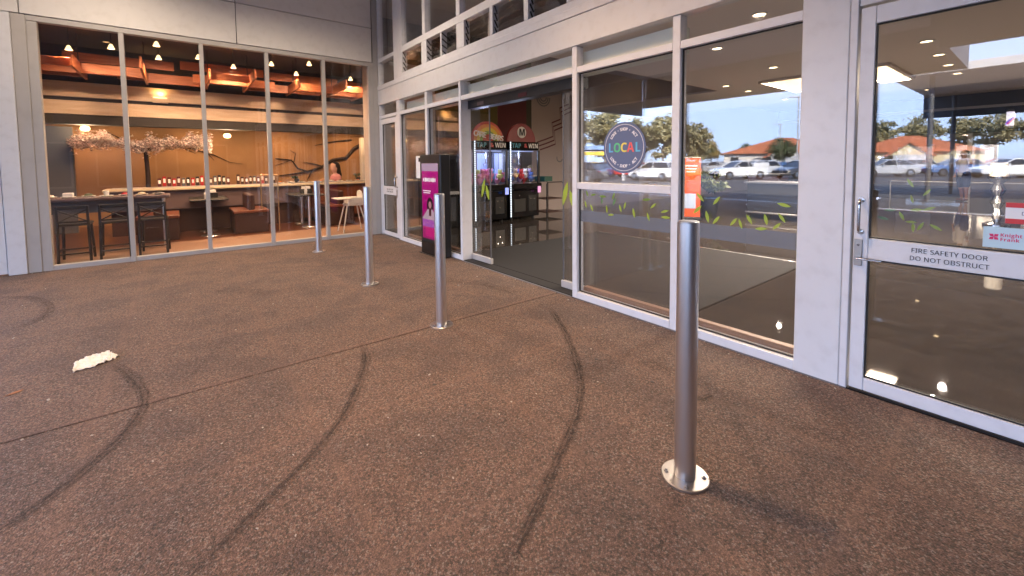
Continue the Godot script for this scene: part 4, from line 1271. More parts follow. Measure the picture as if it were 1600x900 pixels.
	for i in 26:
		var x := -0.35 + i * 0.083
		if i > 15:
			x += 0.12
		var ti := rng.randi() % 6
		var b := thing("condiment_box", "small upright %s condiment box in the row on the conveyor counter" % ["black", "dark brown", "maroon", "slate grey", "bright red", "mauve"][ti], "box", Vector3(x, 0.951, -12.0), rng.randf_range(-0.1, 0.1), "condiment boxes on the conveyor counter")
		var h := rng.randf_range(0.17, 0.25)
		var bm: Material = tints[ti]
		put(b, "carton", cbox(Vector3(0.062, h, 0.05), 0.004), bm, Vector3(0, h / 2, 0))
		put(b, "print", cbox(Vector3(0.04, h * 0.4, 0.001), 0.0003), M.paper if i % 3 else M.white_print, Vector3(0, h * 0.6, 0.026))
	var plate := lathe([Vector2(0.0, 0.012), Vector2(0.05, 0.012), Vector2(0.085, 0.026), Vector2(0.088, 0.023), Vector2(0.05, 0.0), Vector2(0.0, 0.0)], 20)
	for i in 12:
		var p := thing("food_plate", "small white plate of %s on the restaurant conveyor belt" % ["orange fish", "white rice", "green seaweed", "tan tofu"][i % 4], "plate", Vector3(1.95 + i * 0.235, 0.963, -11.72), 0.0, "plates on the conveyor belt")
		put(p, "dish", plate, M.plastic_white)
		put(p, "food", cbox(Vector3(0.07, 0.03, 0.035), 0.01), [M.car_orange, M.plastic_white, M.leaf_dark, M.tan_wall][i % 4], Vector3(0, 0.03, 0))
	# bar table at the window with plates, three cross-back stools
	var bt := thing("window_bar_table", "long pale topped bar table just inside the restaurant window", "table", Vector3(-1.0, 0, -9.75))
	bar(bt, "tabletop", Vector3(-0.75, 0.86, -0.28), Vector3(0.85, 0.91, 0.28), M.mauve_front, 0.008)
	bar(bt, "apron", Vector3(-0.68, 0.66, 0.1), Vector3(0.78, 0.858, 0.14), M.slate_wall)
	for x in [-0.66, 0.76]:
		for z in [-0.2, 0.2]:
			rod(bt, "leg", Vector3(x, 0, z), Vector3(x, 0.86, z), 0.022, M.brushed_steel)
	for i in 7:
		var p := thing("table_dish", ["white bowl", "white folded napkin stack", "dish of green garnish", "white cup", "red sauce dish", "white plate", "dark soy dish"][i] + " on the window bar table", "dish", Vector3(-1.62 + i * 0.22, 0.911, -9.7 + 0.1 * (i % 2)))
		put(p, "dish", plate, M.plastic_white)
		if i == 1:
			put(p, "napkins", cbox(Vector3(0.12, 0.07, 0.1), 0.01), M.white_print, Vector3(0, 0.05, 0))
		elif i == 3:
			put(p, "cup", lathe([Vector2(0.03, 0.013), Vector2(0.036, 0.1), Vector2(0.033, 0.1), Vector2(0.028, 0.02)], 14), M.white_print)
		else:
			put(p, "food", lathe([Vector2(0.06, 0.015), Vector2(0.045, 0.05), Vector2(0.0, 0.062)], 12), [M.plastic_white, M.paper, M.leaf_dark, M.paper, M.car_red, M.counter_top, M.stool_black][i])
	var st := thing("bar_stool", "black cross-back bar stool beside the restaurant's dark screen wall", "stool", Vector3(-1.26, 0, -9.0), 0.0, "cross-back stools at the window bar table")
	put(st, "seat", cbox(Vector3(0.36, 0.035, 0.36), 0.01), M.stool_black, Vector3(0, 0.555, -0.02))
	for s in [-1.0, 1.0]:
		put(st, "leg", tube([Vector3(0.17 * s, 0, 0.17), Vector3(0.16 * s, 0.55, 0.15), Vector3(0.16 * s, 0.83, 0.17)], [0.017, 0.018, 0.015], 8), M.stool_black)
		put(st, "leg", tube([Vector3(0.17 * s, 0, -0.2), Vector3(0.15 * s, 0.54, -0.17)], [0.017, 0.018], 8), M.stool_black)
		put(st, "cross_brace", tube([Vector3(-0.155 * s, 0.6, 0.155), Vector3(0, 0.69, 0.16), Vector3(0.155 * s, 0.775, 0.165)], [0.009, 0.009, 0.009], 6), M.stool_black)
		put(st, "stretcher", tube([Vector3(0.165 * s, 0.17, 0.17), Vector3(0.165 * s, 0.17, -0.19)], [0.011, 0.011], 6), M.stool_black)
	put(st, "stretcher", tube([Vector3(-0.165, 0.13, 0.165), Vector3(0.165, 0.13, 0.165)], [0.011, 0.011], 6), M.stool_black)
	put(st, "stretcher", tube([Vector3(-0.165, 0.2, 0.163), Vector3(0.165, 0.2, 0.163)], [0.011, 0.011], 6), M.stool_black)
	put(st, "top_rail", cbox(Vector3(0.34, 0.05, 0.02), 0.006), M.stool_black, Vector3(0, 0.81, 0.168))
	put(st, "lower_rail", cbox(Vector3(0.31, 0.025, 0.018), 0.005), M.stool_black, Vector3(0, 0.6, 0.155))
	dup(st, Vector3(-0.82, 0, -9.0), 0.05, "black cross-back bar stool in the middle of the three at the window")
	dup(st, Vector3(-0.36, 0, -9.02), -0.05, "black cross-back bar stool of the three at the window, beside the booth")
	# blossom tree
	var bl := thing("blossom_tree", "artificial blossom tree with pale pink flowers on a dark trunk behind the bar table", "tree", Vector3(-0.58, 0.0, -12.62))
	var tst := new_st()
	add_tube(tst, [Vector3(0, 0.0, 0), Vector3(0.02, 1.2, 0), Vector3(0.0, 1.9, 0.0), Vector3(0.1, 2.12, 0.0)], [0.05, 0.045, 0.04, 0.02], 8)
	for q in [[-1.05, 2.1], [-0.6, 2.15], [0.5, 2.12], [1.2, 2.08], [0.9, 1.7], [-0.35, 1.65]]:
		add_tube(tst, [Vector3(0, 1.75, 0), Vector3(q[0] * 0.5, 1.95, 0.1), Vector3(q[0], q[1], 0.12)], [0.03, 0.018, 0.006], 6)
	put(bl, "trunk", tst.commit(), M.bark)
	for v in 2:
		var r := RandomNumberGenerator.new()
		r.seed = 40 + v
		var fst := new_st()
		for i in 1500:
			var x := r.randf_range(-1.15, 1.2)
			var lump := sin(x * 7.0 + 1.0) * 0.05 + sin(x * 17.0) * 0.03
			var p := Vector3(x, 1.99 - 0.06 * x * x + lump * 0.7 + r.randfn() * (0.07 + lump * 0.4) - 0.16 * exp(-x * x * 9.0), 0.12 + r.randfn() * 0.2)
			p.y = minf(p.y, 2.2)
			for k in 4:
				var a := r.randf() * TAU
				var d := Vector3(cos(a), r.randf_range(-0.6, 0.6), sin(a)) * 0.05
				poly(fst, [p, p + d + Vector3(0, 0.012, 0), p + d.cross(Vector3.UP) * 0.6 + d * 0.5], Vector3.UP)
		put(bl, "blossom", fst.commit(), M.blossom if v else M.blossom_white)
	# dark branch painted and carved along the back wall
	var br := thing("branch_mural", "dark bare branch spreading across the tan restaurant back wall", "mural", Vector3(0, 0, -13.97))
	var paths := [[[4.7, 2.05, 0.06], [4.48, 1.93, 0.055], [4.21, 1.62, 0.05], [3.82, 1.56, 0.045], [3.43, 1.32, 0.038], [3.06, 1.21, 0.03], [2.8, 1.31, 0.022], [2.63, 1.56, 0.016], [2.21, 1.6, 0.01]],
		[[3.06, 1.21, 0.028], [2.7, 1.15, 0.02], [2.3, 1.1, 0.012]], [[2.7, 1.5, 0.014], [2.75, 1.75, 0.01], [2.6, 1.85, 0.006]], [[3.5, 1.36, 0.02], [3.2, 1.45, 0.014], [2.95, 1.5, 0.008]],
		[[3.2, 1.25, 0.02], [3.1, 1.05, 0.014], [3.05, 0.95, 0.01]], [[4.4, 2.2, 0.03], [3.8, 2.12, 0.02], [3.3, 2.0, 0.01]], [[2.63, 1.56, 0.012], [2.35, 1.45, 0.008], [2.2, 1.4, 0.005]],
		[[-0.3, 2.1, 0.02], [0.3, 1.85, 0.016], [0.75, 1.7, 0.012], [1.1, 1.5, 0.008], [1.4, 1.45, 0.005]], [[0.6, 1.76, 0.012], [0.75, 1.55, 0.006]]]
	for p in paths:
		var pts := []
		var rad := []
		for q in p:
			pts.append(Vector3(q[0], q[1], 0.0))
			rad.append(q[2])
		put(br, "branch", tube(pts, rad, 6), M.bark)
	# brass screen stand
	var sc := thing("screen_stand", "brass tube stand holding a clear screen between the booths", "screen", Vector3(1.5, 0, -10.3))
	var brass := mat("brass", lin(0.6, 0.42, 0.22), 0.35, 1.0)
	for x in [-0.16, 0.16]:
		rod(sc, "post", Vector3(x, 0, 0), Vector3(x, 1.2, 0), 0.014, brass)
	rod(sc, "top_bar", Vector3(-0.16, 1.2, 0), Vector3(0.16, 1.2, 0), 0.014, brass)
	bar(sc, "clear_sheet", Vector3(-0.145, 0.5, -0.003), Vector3(0.145, 1.185, 0.003), M.clear_plastic, 0.001)
	# white highchair
	var hc := thing("highchair", "white plastic highchair with splayed legs just inside the restaurant window", "highchair", Vector3(2.84, 0.002, -9.1), 0.0)
	for s in [-1.0, 1.0]:
		for z in [-1.0, 1.0]:
			put(hc, "leg", tube([Vector3(0.25 * s, 0.0, 0.2 * z), Vector3(0.13 * s, 0.55, 0.1 * z)], [0.012, 0.015], 8), M.plastic_white)
	var hs := new_st()
	add_cbox(hs, Vector3(0.02, 0.57, 0), Vector3(0.34, 0.05, 0.34), 0.02)
	for z in [-0.16, 0.16]:
		add_cbox(hs, Vector3(0.03, 0.65, z), Vector3(0.3, 0.14, 0.03), 0.012)
	put(hc, "seat", hs.commit(), M.plastic_white)
	put(hc, "backrest", prism(PackedVector2Array([Vector2(-0.17, 0), Vector2(0.17, 0), Vector2(0.16, 0.2), Vector2(0.1, 0.27), Vector2(0, 0.29), Vector2(-0.1, 0.27), Vector2(-0.16, 0.2)]), 0.03), M.plastic_white, Vector3(0.17, 0.57, 0), Basis(Vector3(0, 1, 0), PI / 2) * Basis(Vector3(1, 0, 0), -0.1))
	put(hc, "tray", cbox(Vector3(0.27, 0.025, 0.44), 0.01), M.plastic_white, Vector3(-0.22, 0.7, 0))
	# a shelf lit warm behind the counter, plant pots
	var sh := thing("lit_shelf", "warm lit orange shelf unit at the right of the restaurant back wall", "shelf", Vector3(5.15, 0.0, -13.85))
	for y in [1.0, 1.45, 1.9]:
		bar(sh, "shelf_board", Vector3(-0.25, y, -0.12), Vector3(0.5, y + 0.03, 0.12), M.timber_orange)
	for x in [-0.27, 0.52]:
		bar(sh, "side_board", Vector3(x, 0.0, -0.12), Vector3(x + 0.03, 2.3, 0.12), M.timber_orange)
	for i in 3:
		var pp := thing("potted_plant", ["small green pot plant on the counter beside the seated person", "small green pot plant near the end of the conveyor counter", "tiny green pot plant at the counter centre"][i], "plant", Vector3([3.9, 4.5, 2.35][i], 0.963, -11.9))
		put(pp, "pot", lathe([Vector2(0.0, 0.0), Vector2(0.05, 0.0), Vector2(0.065, 0.09), Vector2(0.055, 0.09)], 14), M.stool_black)
		put(pp, "foliage", crown_mesh(60 + i, 160, 5, Vector3(0.09, 0.06, 0.09), 0.03), M.leaf_dark, Vector3(0, 0.14, 0))
	# person seated behind the counter, pink top, long dark hair
	var skin := Color(0.5, 0.3, 0.2)
	var pink := Color(0.55, 0.25, 0.24)
	var hair := Color(0.012, 0.01, 0.01)
	var dark := Color(0.03, 0.03, 0.035)
	var bones := [[Vector3(0, 0.62, 0), 0.15, Vector3(0, 0.78, 0.0), 0.13, pink], [Vector3(0, 0.78, 0), 0.13, Vector3(-0.03, 1.02, 0.0), 0.14, pink], [Vector3(-0.03, 1.06, -0.12), 0.07, Vector3(-0.03, 1.06, 0.12), 0.07, pink],
		[Vector3(-0.04, 1.1, 0), 0.05, Vector3(-0.06, 1.22, 0), 0.048, skin], [Vector3(-0.07, 1.27, 0), 0.08, Vector3(-0.075, 1.37, 0), 0.092, skin], [Vector3(-0.165, 1.3, 0), 0.012, Vector3(-0.175, 1.285, 0), 0.014, skin],
		[Vector3(-0.04, 1.37, 0), 0.1, Vector3(-0.03, 1.4, 0), 0.1, hair], [Vector3(-0.0, 1.36, 0), 0.1, Vector3(0.05, 1.12, 0), 0.085, hair], [Vector3(0.05, 1.12, 0), 0.085, Vector3(0.07, 1.0, 0), 0.05, hair],
		[Vector3(-0.03, 1.05, 0.17), 0.052, Vector3(-0.08, 0.84, 0.2), 0.043, pink], [Vector3(-0.08, 0.84, 0.2), 0.04, Vector3(-0.28, 0.99, 0.16), 0.03, skin], [Vector3(-0.03, 1.05, -0.17), 0.052, Vector3(-0.08, 0.84, -0.2), 0.043, pink], [Vector3(-0.08, 0.84, -0.2), 0.04, Vector3(-0.28, 0.99, -0.14), 0.03, skin],
		[Vector3(0, 0.6, 0.08), 0.1, Vector3(-0.4, 0.6, 0.1), 0.075, dark], [Vector3(-0.4, 0.6, 0.1), 0.07, Vector3(-0.42, 0.12, 0.1), 0.045, dark], [Vector3(0, 0.6, -0.08), 0.1, Vector3(-0.4, 0.6, -0.1), 0.075, dark], [Vector3(-0.4, 0.6, -0.1), 0.07, Vector3(-0.42, 0.12, -0.1), 0.045, dark],
		[Vector3(-0.42, 0.06, 0.1), 0.045, Vector3(-0.55, 0.04, 0.1), 0.035, dark], [Vector3(-0.42, 0.06, -0.1), 0.045, Vector3(-0.55, 0.04, -0.1), 0.035, dark]]
	person("person", "person with long dark hair in a pink top seated behind the conveyor counter", Vector3(3.5, 0.0, -12.5), 0.3, bones, [Vector3(-0.29, 0.995, 0.16), Vector3(-0.29, 0.995, -0.14)], Vector3(-1, 0.1, 0), skin)
	var seat := thing("round_stool", "round dark stool under the person in the pink top", "stool", Vector3(3.5, 0, -12.5))
	put(seat, "seat", lathe([Vector2(0.0, 0.48), Vector2(0.17, 0.48), Vector2(0.18, 0.45), Vector2(0.17, 0.43), Vector2(0, 0.43)], 20), M.booth_dark)
	put(seat, "stem", tube([Vector3(0, 0.01, 0), Vector3(0, 0.44, 0)], [0.03, 0.03], 10), M.brushed_steel)
	put(seat, "foot", lathe([Vector2(0.0, 0.03), Vector2(0.18, 0.012), Vector2(0.19, 0.0)], 20), M.brushed_steel)

func person(called: String, label: String, at: Vector3, turn: float, bones: Array, wrists: Array, aim: Vector3, skin: Color) -> void:
	var t := thing(called, label, "person", at, turn)
	var st := new_st()
	add_body(st, bones, 0.022, 0.03)
	for w in wrists:
		var f := aim.normalized()
		var s := f.cross(Vector3.UP).normalized()
		var u := s.cross(f)
		var hb := [[w - f * 0.01, 0.024, w + f * 0.05 + s * 0.012, 0.022, skin], [w + f * 0.04 - s * 0.02, 0.02, w + f * 0.06 - s * 0.015, 0.018, skin]]
		var lens := [0.052, 0.06, 0.056, 0.044]
		for i in 4:
			var b: Vector3 = w + f * 0.06 + s * (0.03 - 0.02 * i)
			hb.append([b, 0.0095, b + f * lens[i] * 0.55 - u * 0.008, 0.009, skin])
			hb.append([b + f * lens[i] * 0.55 - u * 0.008, 0.009, b + f * lens[i] * 0.9 - u * 0.03, 0.008, skin])
		hb.append([w + f * 0.02 + s * 0.03, 0.011, w + f * 0.06 + s * 0.055 - u * 0.015, 0.0095, skin])
		add_body(st, hb, 0.006, 0.006)
	put(t, "body", st.commit(), M.person_cloth)

# ---------------------------------------------------------------- inside the mall
func build_mall_things() -> void:
	var trim := lathe([Vector2(0.06, 0.0), Vector2(0.064, -0.012), Vector2(0.08, -0.012), Vector2(0.085, 0.0)], 20)
	var lens := lathe([Vector2(0.0, -0.004), Vector2(0.06, -0.004)], 20)
	for q in [[5.97, -2.95], [7.95, -2.97], [9.07, -4.28], [10.14, -4.29], [4.98, -2.01], [7.91, -1.1], [9.07, -1.12], [10.18, -1.14], [11.3, -1.14], [12.3, -4.3], [6.6, 2.2], [9.0, 3.0], [12.0, 2.5]]:  # the one nearest the glass on the +z side is an added lamp
		var l := thing("mall_downlight", "small round lit downlight recessed in the beige mall ceiling", "downlight", Vector3(q[0], 2.979, q[1]), 0.0, "downlights in the mall ceiling")
		put(l, "trim", trim, M.white_frame)
		put(l, "lens", lens, M.lamp_mall)
		spot(l, Vector3(0, -0.03, 0), Vector3.DOWN, 0.95, 78.0, Color(1.0, 0.93, 0.86), 0.05)
	for q in [[15.0, -5.0], [18.0, -2.0], [22.0, -3.0], [24.6, 0.5], [20.0, 2.5], [16.0, 1.0]]:
		var l := thing("mall_downlight", "small round lit downlight recessed in the high ceiling before the barber shop", "downlight", Vector3(q[0], 3.999, q[1]), 0.0, "downlights in the high mall ceiling")
		put(l, "trim", trim, M.white_frame)
		put(l, "lens", lens, M.lamp_mall)
		spot(l, Vector3(0, -0.03, 0), Vector3.DOWN, 1.7, 70.0, Color(1.0, 0.88, 0.75), 0.05)
	for q in [[6.0, -7.4], [8.3, -7.4], [5.0, -6.0]]:
		var l := thing("lobby_downlight", "round downlight in the high lobby ceiling above the claw machines", "downlight", Vector3(q[0], 4.599, q[1]), 0.0, "downlights in the lobby ceiling")
		put(l, "trim", trim, M.white_frame)
		put(l, "lens", lens, M.lamp_mall)
		spot(l, Vector3(0, -0.03, 0), Vector3.DOWN, 0.22, 60.0, Color(1.0, 0.82, 0.62), 0.05)
	var cn := 0
	for q in [[10.05, -3.25, 1.9, 0.8], [10.1, -1.95, 2.0, 0.5], [10.5, 1.5, 2.0, 0.8]]:  # the third panel is an added light, not a known fitting
		var l := thing("ceiling_panel_light", ["large warm rectangular light panel in the mall ceiling, the widest", "narrow warm rectangular light panel in the mall ceiling", "added warm rectangular light panel in the mall ceiling behind the fire door"][cn], "panel light", Vector3(q[0], 2.978, q[1]))
		cn += 1
		for sx in [-1.0, 1.0]:
			bar(l, "frame", Vector3(sx * q[2] / 2 - 0.03, -0.05, -q[3] / 2), Vector3(sx * q[2] / 2 + 0.03, 0.0, q[3] / 2), M.mall_ceiling)
			bar(l, "frame", Vector3(-q[2] / 2 + 0.032, -0.05, sx * q[3] / 2 - 0.03), Vector3(q[2] / 2 - 0.032, 0.0, sx * q[3] / 2 + 0.03), M.mall_ceiling)
		bar(l, "diffuser", Vector3(-q[2] / 2 + 0.034, -0.012, -q[3] / 2 + 0.034), Vector3(q[2] / 2 - 0.034, -0.004, q[3] / 2 - 0.034), M.lamp_coffer, 0.001)
		var a := AreaLight3D.new()
		a.name = "panel_lamp"
		l.add_child(a, true)
		a.area_size = Vector2(q[2] - 0.1, q[3] - 0.1)
		a.transform = Transform3D(Basis(Vector3.RIGHT, -PI / 2), Vector3(0, -0.02, 0))
		a.light_energy = 4.2
		a.light_color = Color(1.0, 0.91, 0.8)
		a.shadow_enabled = true
	# painted circles and zigzags on the lobby wall
	var mu := thing("wall_mural", "lobby wall mural of an olive circle, maroon panel and red zigzag lines", "mural", Vector3(0, 0, -9.149))
	put(mu, "olive_circle", prism(disc_outline(1.1, 48), 0.004), M.olive_paint, Vector3(5.9, 3.0, 0))
	put(mu, "maroon_panel", cbox(Vector3(1.0, 2.6, 0.008), 0.001), M.maroon_paint, Vector3(7.2, 3.0, 0.006))
	for k in 3:
		var o := PackedVector2Array()
		var pts := [Vector2(8.1, 2.02), Vector2(8.4, 2.1), Vector2(8.72, 2.2), Vector2(8.68, 2.6), Vector2(9.03, 2.72), Vector2(9.0, 3.05), Vector2(9.38, 3.2)]
		var off := Vector2(0.05, -0.11) * k
		for p in pts:
			o.append(p + off)
		for i in pts.size():
			o.append(pts[pts.size() - 1 - i] + off + Vector2(0.014, -0.036))
		put(mu, "zigzag", prism(o, 0.004), M.maroon_paint)
	for k in 3:
		put(mu, "grey_arc", prism(ring_outline(0.1 + 0.07 * k, 0.13 + 0.07 * k, PI, TAU, 16), 0.004), M.slate_wall, Vector3(8.35, 3.3, 0))
	put(mu, "grey_arc", prism(ring_outline(0.1, 0.13, PI * 0.9, TAU * 0.95, 16), 0.004), M.slate_wall, Vector3(9.0, 1.55, 0))
	claw_machine(5.76, true)
	claw_machine(6.79, false)
	# black trolley rail beside the machines
	var tr := thing("barrier_rail", "black metal trolley with curved rails beside the claw machines", "trolley", Vector3(7.75, 0, -8.35))
	for z in [-0.3, 0.3]:
		put(tr, "frame_rail", tube([Vector3(-0.3, 0.0, z), Vector3(-0.3, 0.85, z), Vector3(-0.25, 0.9, z), Vector3(0.25, 0.9, z), Vector3(0.3, 0.85, z), Vector3(0.3, 0.0, z)], [0.014, 0.014, 0.014, 0.014, 0.014, 0.014], 8), M.black_metal)
	for y in [0.1, 0.45]:
		bar(tr, "shelf", Vector3(-0.29, y, -0.29), Vector3(0.29, y + 0.02, 0.29), M.booth_dark)
	bar(tr, "green_box", Vector3(-0.28, 0.92, -0.2), Vector3(0.0, 1.05, 0.2), mat("box_green", lin(0.02, 0.08, 0.06), 0.5))
	# entry mat, banner, plant, counters
	var m := thing("entry_mat", "large charcoal ribbed entry mat inside the sliding doors", "mat", Vector3(0, 0, 0))
	bar(m, "carpet", Vector3(3.36, 0.001, -5.6), Vector3(6.6, 0.012, -2.0), M.entry_mat, 0.003)
	bar(m, "edge_strip", Vector3(6.602, 0.001, -5.6), Vector3(6.64, 0.013, -2.0), M.brushed_steel, 0.002)
	var orange := mat("banner_orange", lin(0.75, 0.1, 0.02), 0.5)
	var ub := thing("orange_banner", "tall orange pull-up banner with a pale blue notice standing inside the mall", "banner", Vector3(9.7, 0, -5.38), -0.95)
	put(ub, "foot", cbox(Vector3(0.5, 0.06, 0.2), 0.015), M.black_metal, Vector3(0, 0.03, 0))
	put(ub, "sheet", cbox(Vector3(0.44, 1.42, 0.006), 0.001), orange, Vector3(0, 0.78, 0))
	put(ub, "notice", cbox(Vector3(0.3, 0.36, 0.004), 0.001), mat("notice_blue", lin(0.45, 0.55, 0.75), 0.5), Vector3(-0.03, 0.45, 0.006))
	put(ub, "top_bar", cbox(Vector3(0.46, 0.03, 0.02), 0.005), M.grey_frame, Vector3(0, 1.5, 0))
	for i in 3:
		put(ub, "print_line", cbox(Vector3(0.3 - 0.05 * i, 0.03, 0.003), 0.0005), M.white_print, Vector3(0, 1.3 - 0.07 * i, 0.005))
	var pl := thing("planter", "dark leafy plant in a black planter beside the orange banner", "plant", Vector3(10.4, 0, -5.3))
	put(pl, "pot", lathe([Vector2(0.0, 0.0), Vector2(0.2, 0.0), Vector2(0.26, 0.5), Vector2(0.22, 0.5), Vector2(0.2, 0.45), Vector2(0.0, 0.45)], 20), M.black_metal)
	put(pl, "foliage", crown_mesh(77, 500, 9, Vector3(0.35, 0.4, 0.35), 0.1), M.leaf_dark, Vector3(0, 0.95, 0))
	var kn := 0
	for q in [[11.4, -4.0, 1.3, 0.9], [13.2, -5.0, 0.8, 1.05]]:
		var k := thing("service_counter", ["dark fronted service counter with steel foot rail in the mall", "dark brown service counter behind the dark fronted one"][kn], "counter", Vector3(q[0], 0, q[1]))
		bar(k, "front", Vector3(-0.35, 0.1, -q[2] / 2), Vector3(0.35, q[3] - 0.04, q[2] / 2), M.stool_black if kn == 0 else M.booth_dark)
		bar(k, "plinth", Vector3(-0.3, 0.0, -q[2] / 2 + 0.05), Vector3(0.3, 0.098, q[2] / 2 - 0.05), M.black_metal)
		bar(k, "worktop", Vector3(-0.4, q[3] - 0.038, -q[2] / 2 - 0.05), Vector3(0.4, q[3], q[2] / 2 + 0.05), M.slate_wall)
		rod(k, "foot_rail", Vector3(-0.42, 0.16, -q[2] / 2), Vector3(-0.42, 0.16, q[2] / 2), 0.02, M.brushed_steel)
		kn += 1
	# vending machine seen past the kiosk
	var vm := thing("vending_machine", "dark vending machine with a pale shelf behind the shopfront glass", "vending machine", Vector3(4.5, 0, -8.4), -0.15)
	bar(vm, "cabinet", Vector3(-0.35, 0.0, -0.35), Vector3(0.35, 1.6, 0.3), M.black_metal, 0.02)
	bar(vm, "window_screen", Vector3(-0.28, 0.85, 0.302), Vector3(0.28, 1.5, 0.31), M.car_glass)
	bar(vm, "blue_button", Vector3(-0.1, 0.88, 0.312), Vector3(0.12, 1.02, 0.33), M.car_blue)
	bar(vm, "shelf", Vector3(-0.34, 0.74, 0.302), Vector3(0.34, 0.8, 0.42), M.plastic_white)
	bar(vm, "coin_panel", Vector3(-0.3, 0.15, 0.302), Vector3(0.3, 0.68, 0.312), M.slate_wall)
	# barber shop across the hall
	var bs := thing("barber_shopfront", "barber shop front with dark sign fascia and glazed window across the mall hall", "shopfront", Vector3(25.0, 0, 0))
	bar(bs, "fascia", Vector3(-0.1, 2.45, -9.0), Vector3(0.1, 3.4, 8.8), M.black_metal)
	bar(bs, "fascia_trim", Vector3(-0.14, 3.402, -9.0), Vector3(0.1, 3.5, 8.8), M.clad_panel)
	bar(bs, "upper_fascia", Vector3(-0.1, 3.502, -9.0), Vector3(0.1, 3.998, 8.8), M.slate_wall)
	words(bs, "sign_lettering", "Tuppenny & Son", 0.26, M.clad_panel, Vector3(-0.12, 3.1, 0.75), side, false, 0.02)
	words(bs, "sign_lettering", "BARBERSHOP", 0.24, M.clad_panel, Vector3(-0.12, 2.72, 0.5), side, false, 0.02)
	for z in [-8.9, -5.6, -2.15, 1.4, 4.9, 8.6]:
		bar(bs, "post", Vector3(-0.06, 0.0, z), Vector3(0.06, 2.448, z + 0.14), M.clad_panel)
	for b in [[-8.755, -5.605], [-5.455, -2.155], [1.545, 4.895], [5.045, 8.595]]:
		bar(bs, "glass_pane", Vector3(-0.004, 0.3, b[0]), Vector3(0.004, 2.446, b[1]), M.glass, 0.001)
		bar(bs, "stall_riser", Vector3(-0.05, 0.0, b[0]), Vector3(0.05, 0.298, b[1]), M.slate_wall)
	var yel := mat("poster_yellow", lin(0.75, 0.6, 0.1), 0.6)
	bar(bs, "poster", Vector3(0.9, 1.5, -0.6), Vector3(0.92, 2.0, 0.3), yel, 0.002)
	for i in 4:
		bar(bs, "wall_mirror", Vector3(1.5, 1.0, -4.5 + 1.9 * i), Vector3(1.52, 2.0, -3.3 + 1.9 * i), M.chrome, 0.002)
	var pole := thing("barber_pole", "lit barber pole with blue and pink stripes on the dark sign fascia", "barber pole", Vector3(24.7, 2.55, -1.05))
	put(pole, "glass_tube", lathe([Vector2(0.1, 0.1), Vector2(0.1, 0.62)], 24), glow("lamp_pole", Color(0.95, 0.92, 1.0), 0.16))
	for k in 2:
		var pts := []
		var rad := []
		for i in 13:
			var a := i * 0.3 + k * 0.75
			pts.append(Vector3(-cos(a - 1.4) * 0.098, 0.14 + 0.035 * i + 0.02 * k, sin(a - 1.4) * 0.098))
			rad.append(0.03)
		put(pole, "stripe", tube(pts, rad, 6), glow("lamp_stripe_%d" % k, Color(0.16, 0.1, 0.9) if k == 0 else Color(0.9, 0.15, 0.6), 0.14))
	for y in [0.02, 0.62]:
		put(pole, "cap", lathe([Vector2(0.0, 0.1), Vector2(0.08, 0.09), Vector2(0.12, 0.04), Vector2(0.12, 0.0), Vector2(0.0, 0.0)], 20), M.chrome, Vector3(0, y, 0))
	bar(pole, "bracket", Vector3(0.09, 0.3, -0.03), Vector3(0.198, 0.36, 0.03), M.chrome)
	# things standing about the hall
	var vs := thing("vase_stand", "tall turned silver display stand inside the fire door", "display stand", Vector3(13.4, 0, -0.68))
	put(vs, "turned_stem", lathe([Vector2(0.2, 0.0), Vector2(0.2, 0.04), Vector2(0.05, 0.1), Vector2(0.1, 0.25), Vector2(0.05, 0.36), Vector2(0.11, 0.5), Vector2(0.05, 0.62), Vector2(0.12, 0.76), Vector2(0.06, 0.88), Vector2(0.16, 1.0), Vector2(0.16, 1.04), Vector2(0.0, 1.04)], 24), M.chrome)
	put(vs, "jar", lathe([Vector2(0.0, 1.042), Vector2(0.13, 1.042), Vector2(0.13, 1.3), Vector2(0.11, 1.32), Vector2(0.0, 1.32)], 20), M.plastic_white)
	var sg := thing("snack_stand", "dark red snack display stand with rows of small packets inside the fire door", "display stand", Vector3(13.3, 0, 0.35))
	bar(sg, "back_board", Vector3(-0.05, 0.1, -0.45), Vector3(0.05, 1.75, 0.45), M.maroon_paint)
	bar(sg, "base", Vector3(-0.3, 0.0, -0.45), Vector3(0.05, 0.098, 0.45), M.black_metal)
	for y in [0.35, 0.7, 1.05, 1.4]:
		bar(sg, "shelf", Vector3(-0.3, y, -0.44), Vector3(-0.052, y + 0.02, 0.44), M.black_metal)
		for i in 6:
			bar(sg, "packet", Vector3(-0.25, y + 0.021, -0.42 + 0.145 * i), Vector3(-0.1, y + 0.2, -0.3 + 0.145 * i), [M.car_red, M.plastic_white, M.poster_yellow, M.car_blue, M.mauve_front][(i * 3 + int(y * 10.0)) % 5], 0.01)
	var rd := thing("queue_rail", "low white queue rail before the barber shop", "rail", Vector3(22.5, 0, -1.0))
	rod(rd, "top_bar", Vector3(0, 0.55, -3.0), Vector3(0, 0.55, 2.6), 0.02, M.plastic_white)
	for z in [-3.0, -0.2, 2.6]:
		rod(rd, "post", Vector3(0, 0.0, z), Vector3(0, 0.55, z), 0.02, M.plastic_white)
	# person in the hall: pale shirt, navy shorts, reaching out
	var skin := Color(0.36, 0.2, 0.13)
	var shirt := Color(0.62, 0.58, 0.52)
	var navy := Color(0.02, 0.022, 0.06)
	var hair := Color(0.015, 0.012, 0.01)
	var shoe := Color(0.08, 0.02, 0.02)
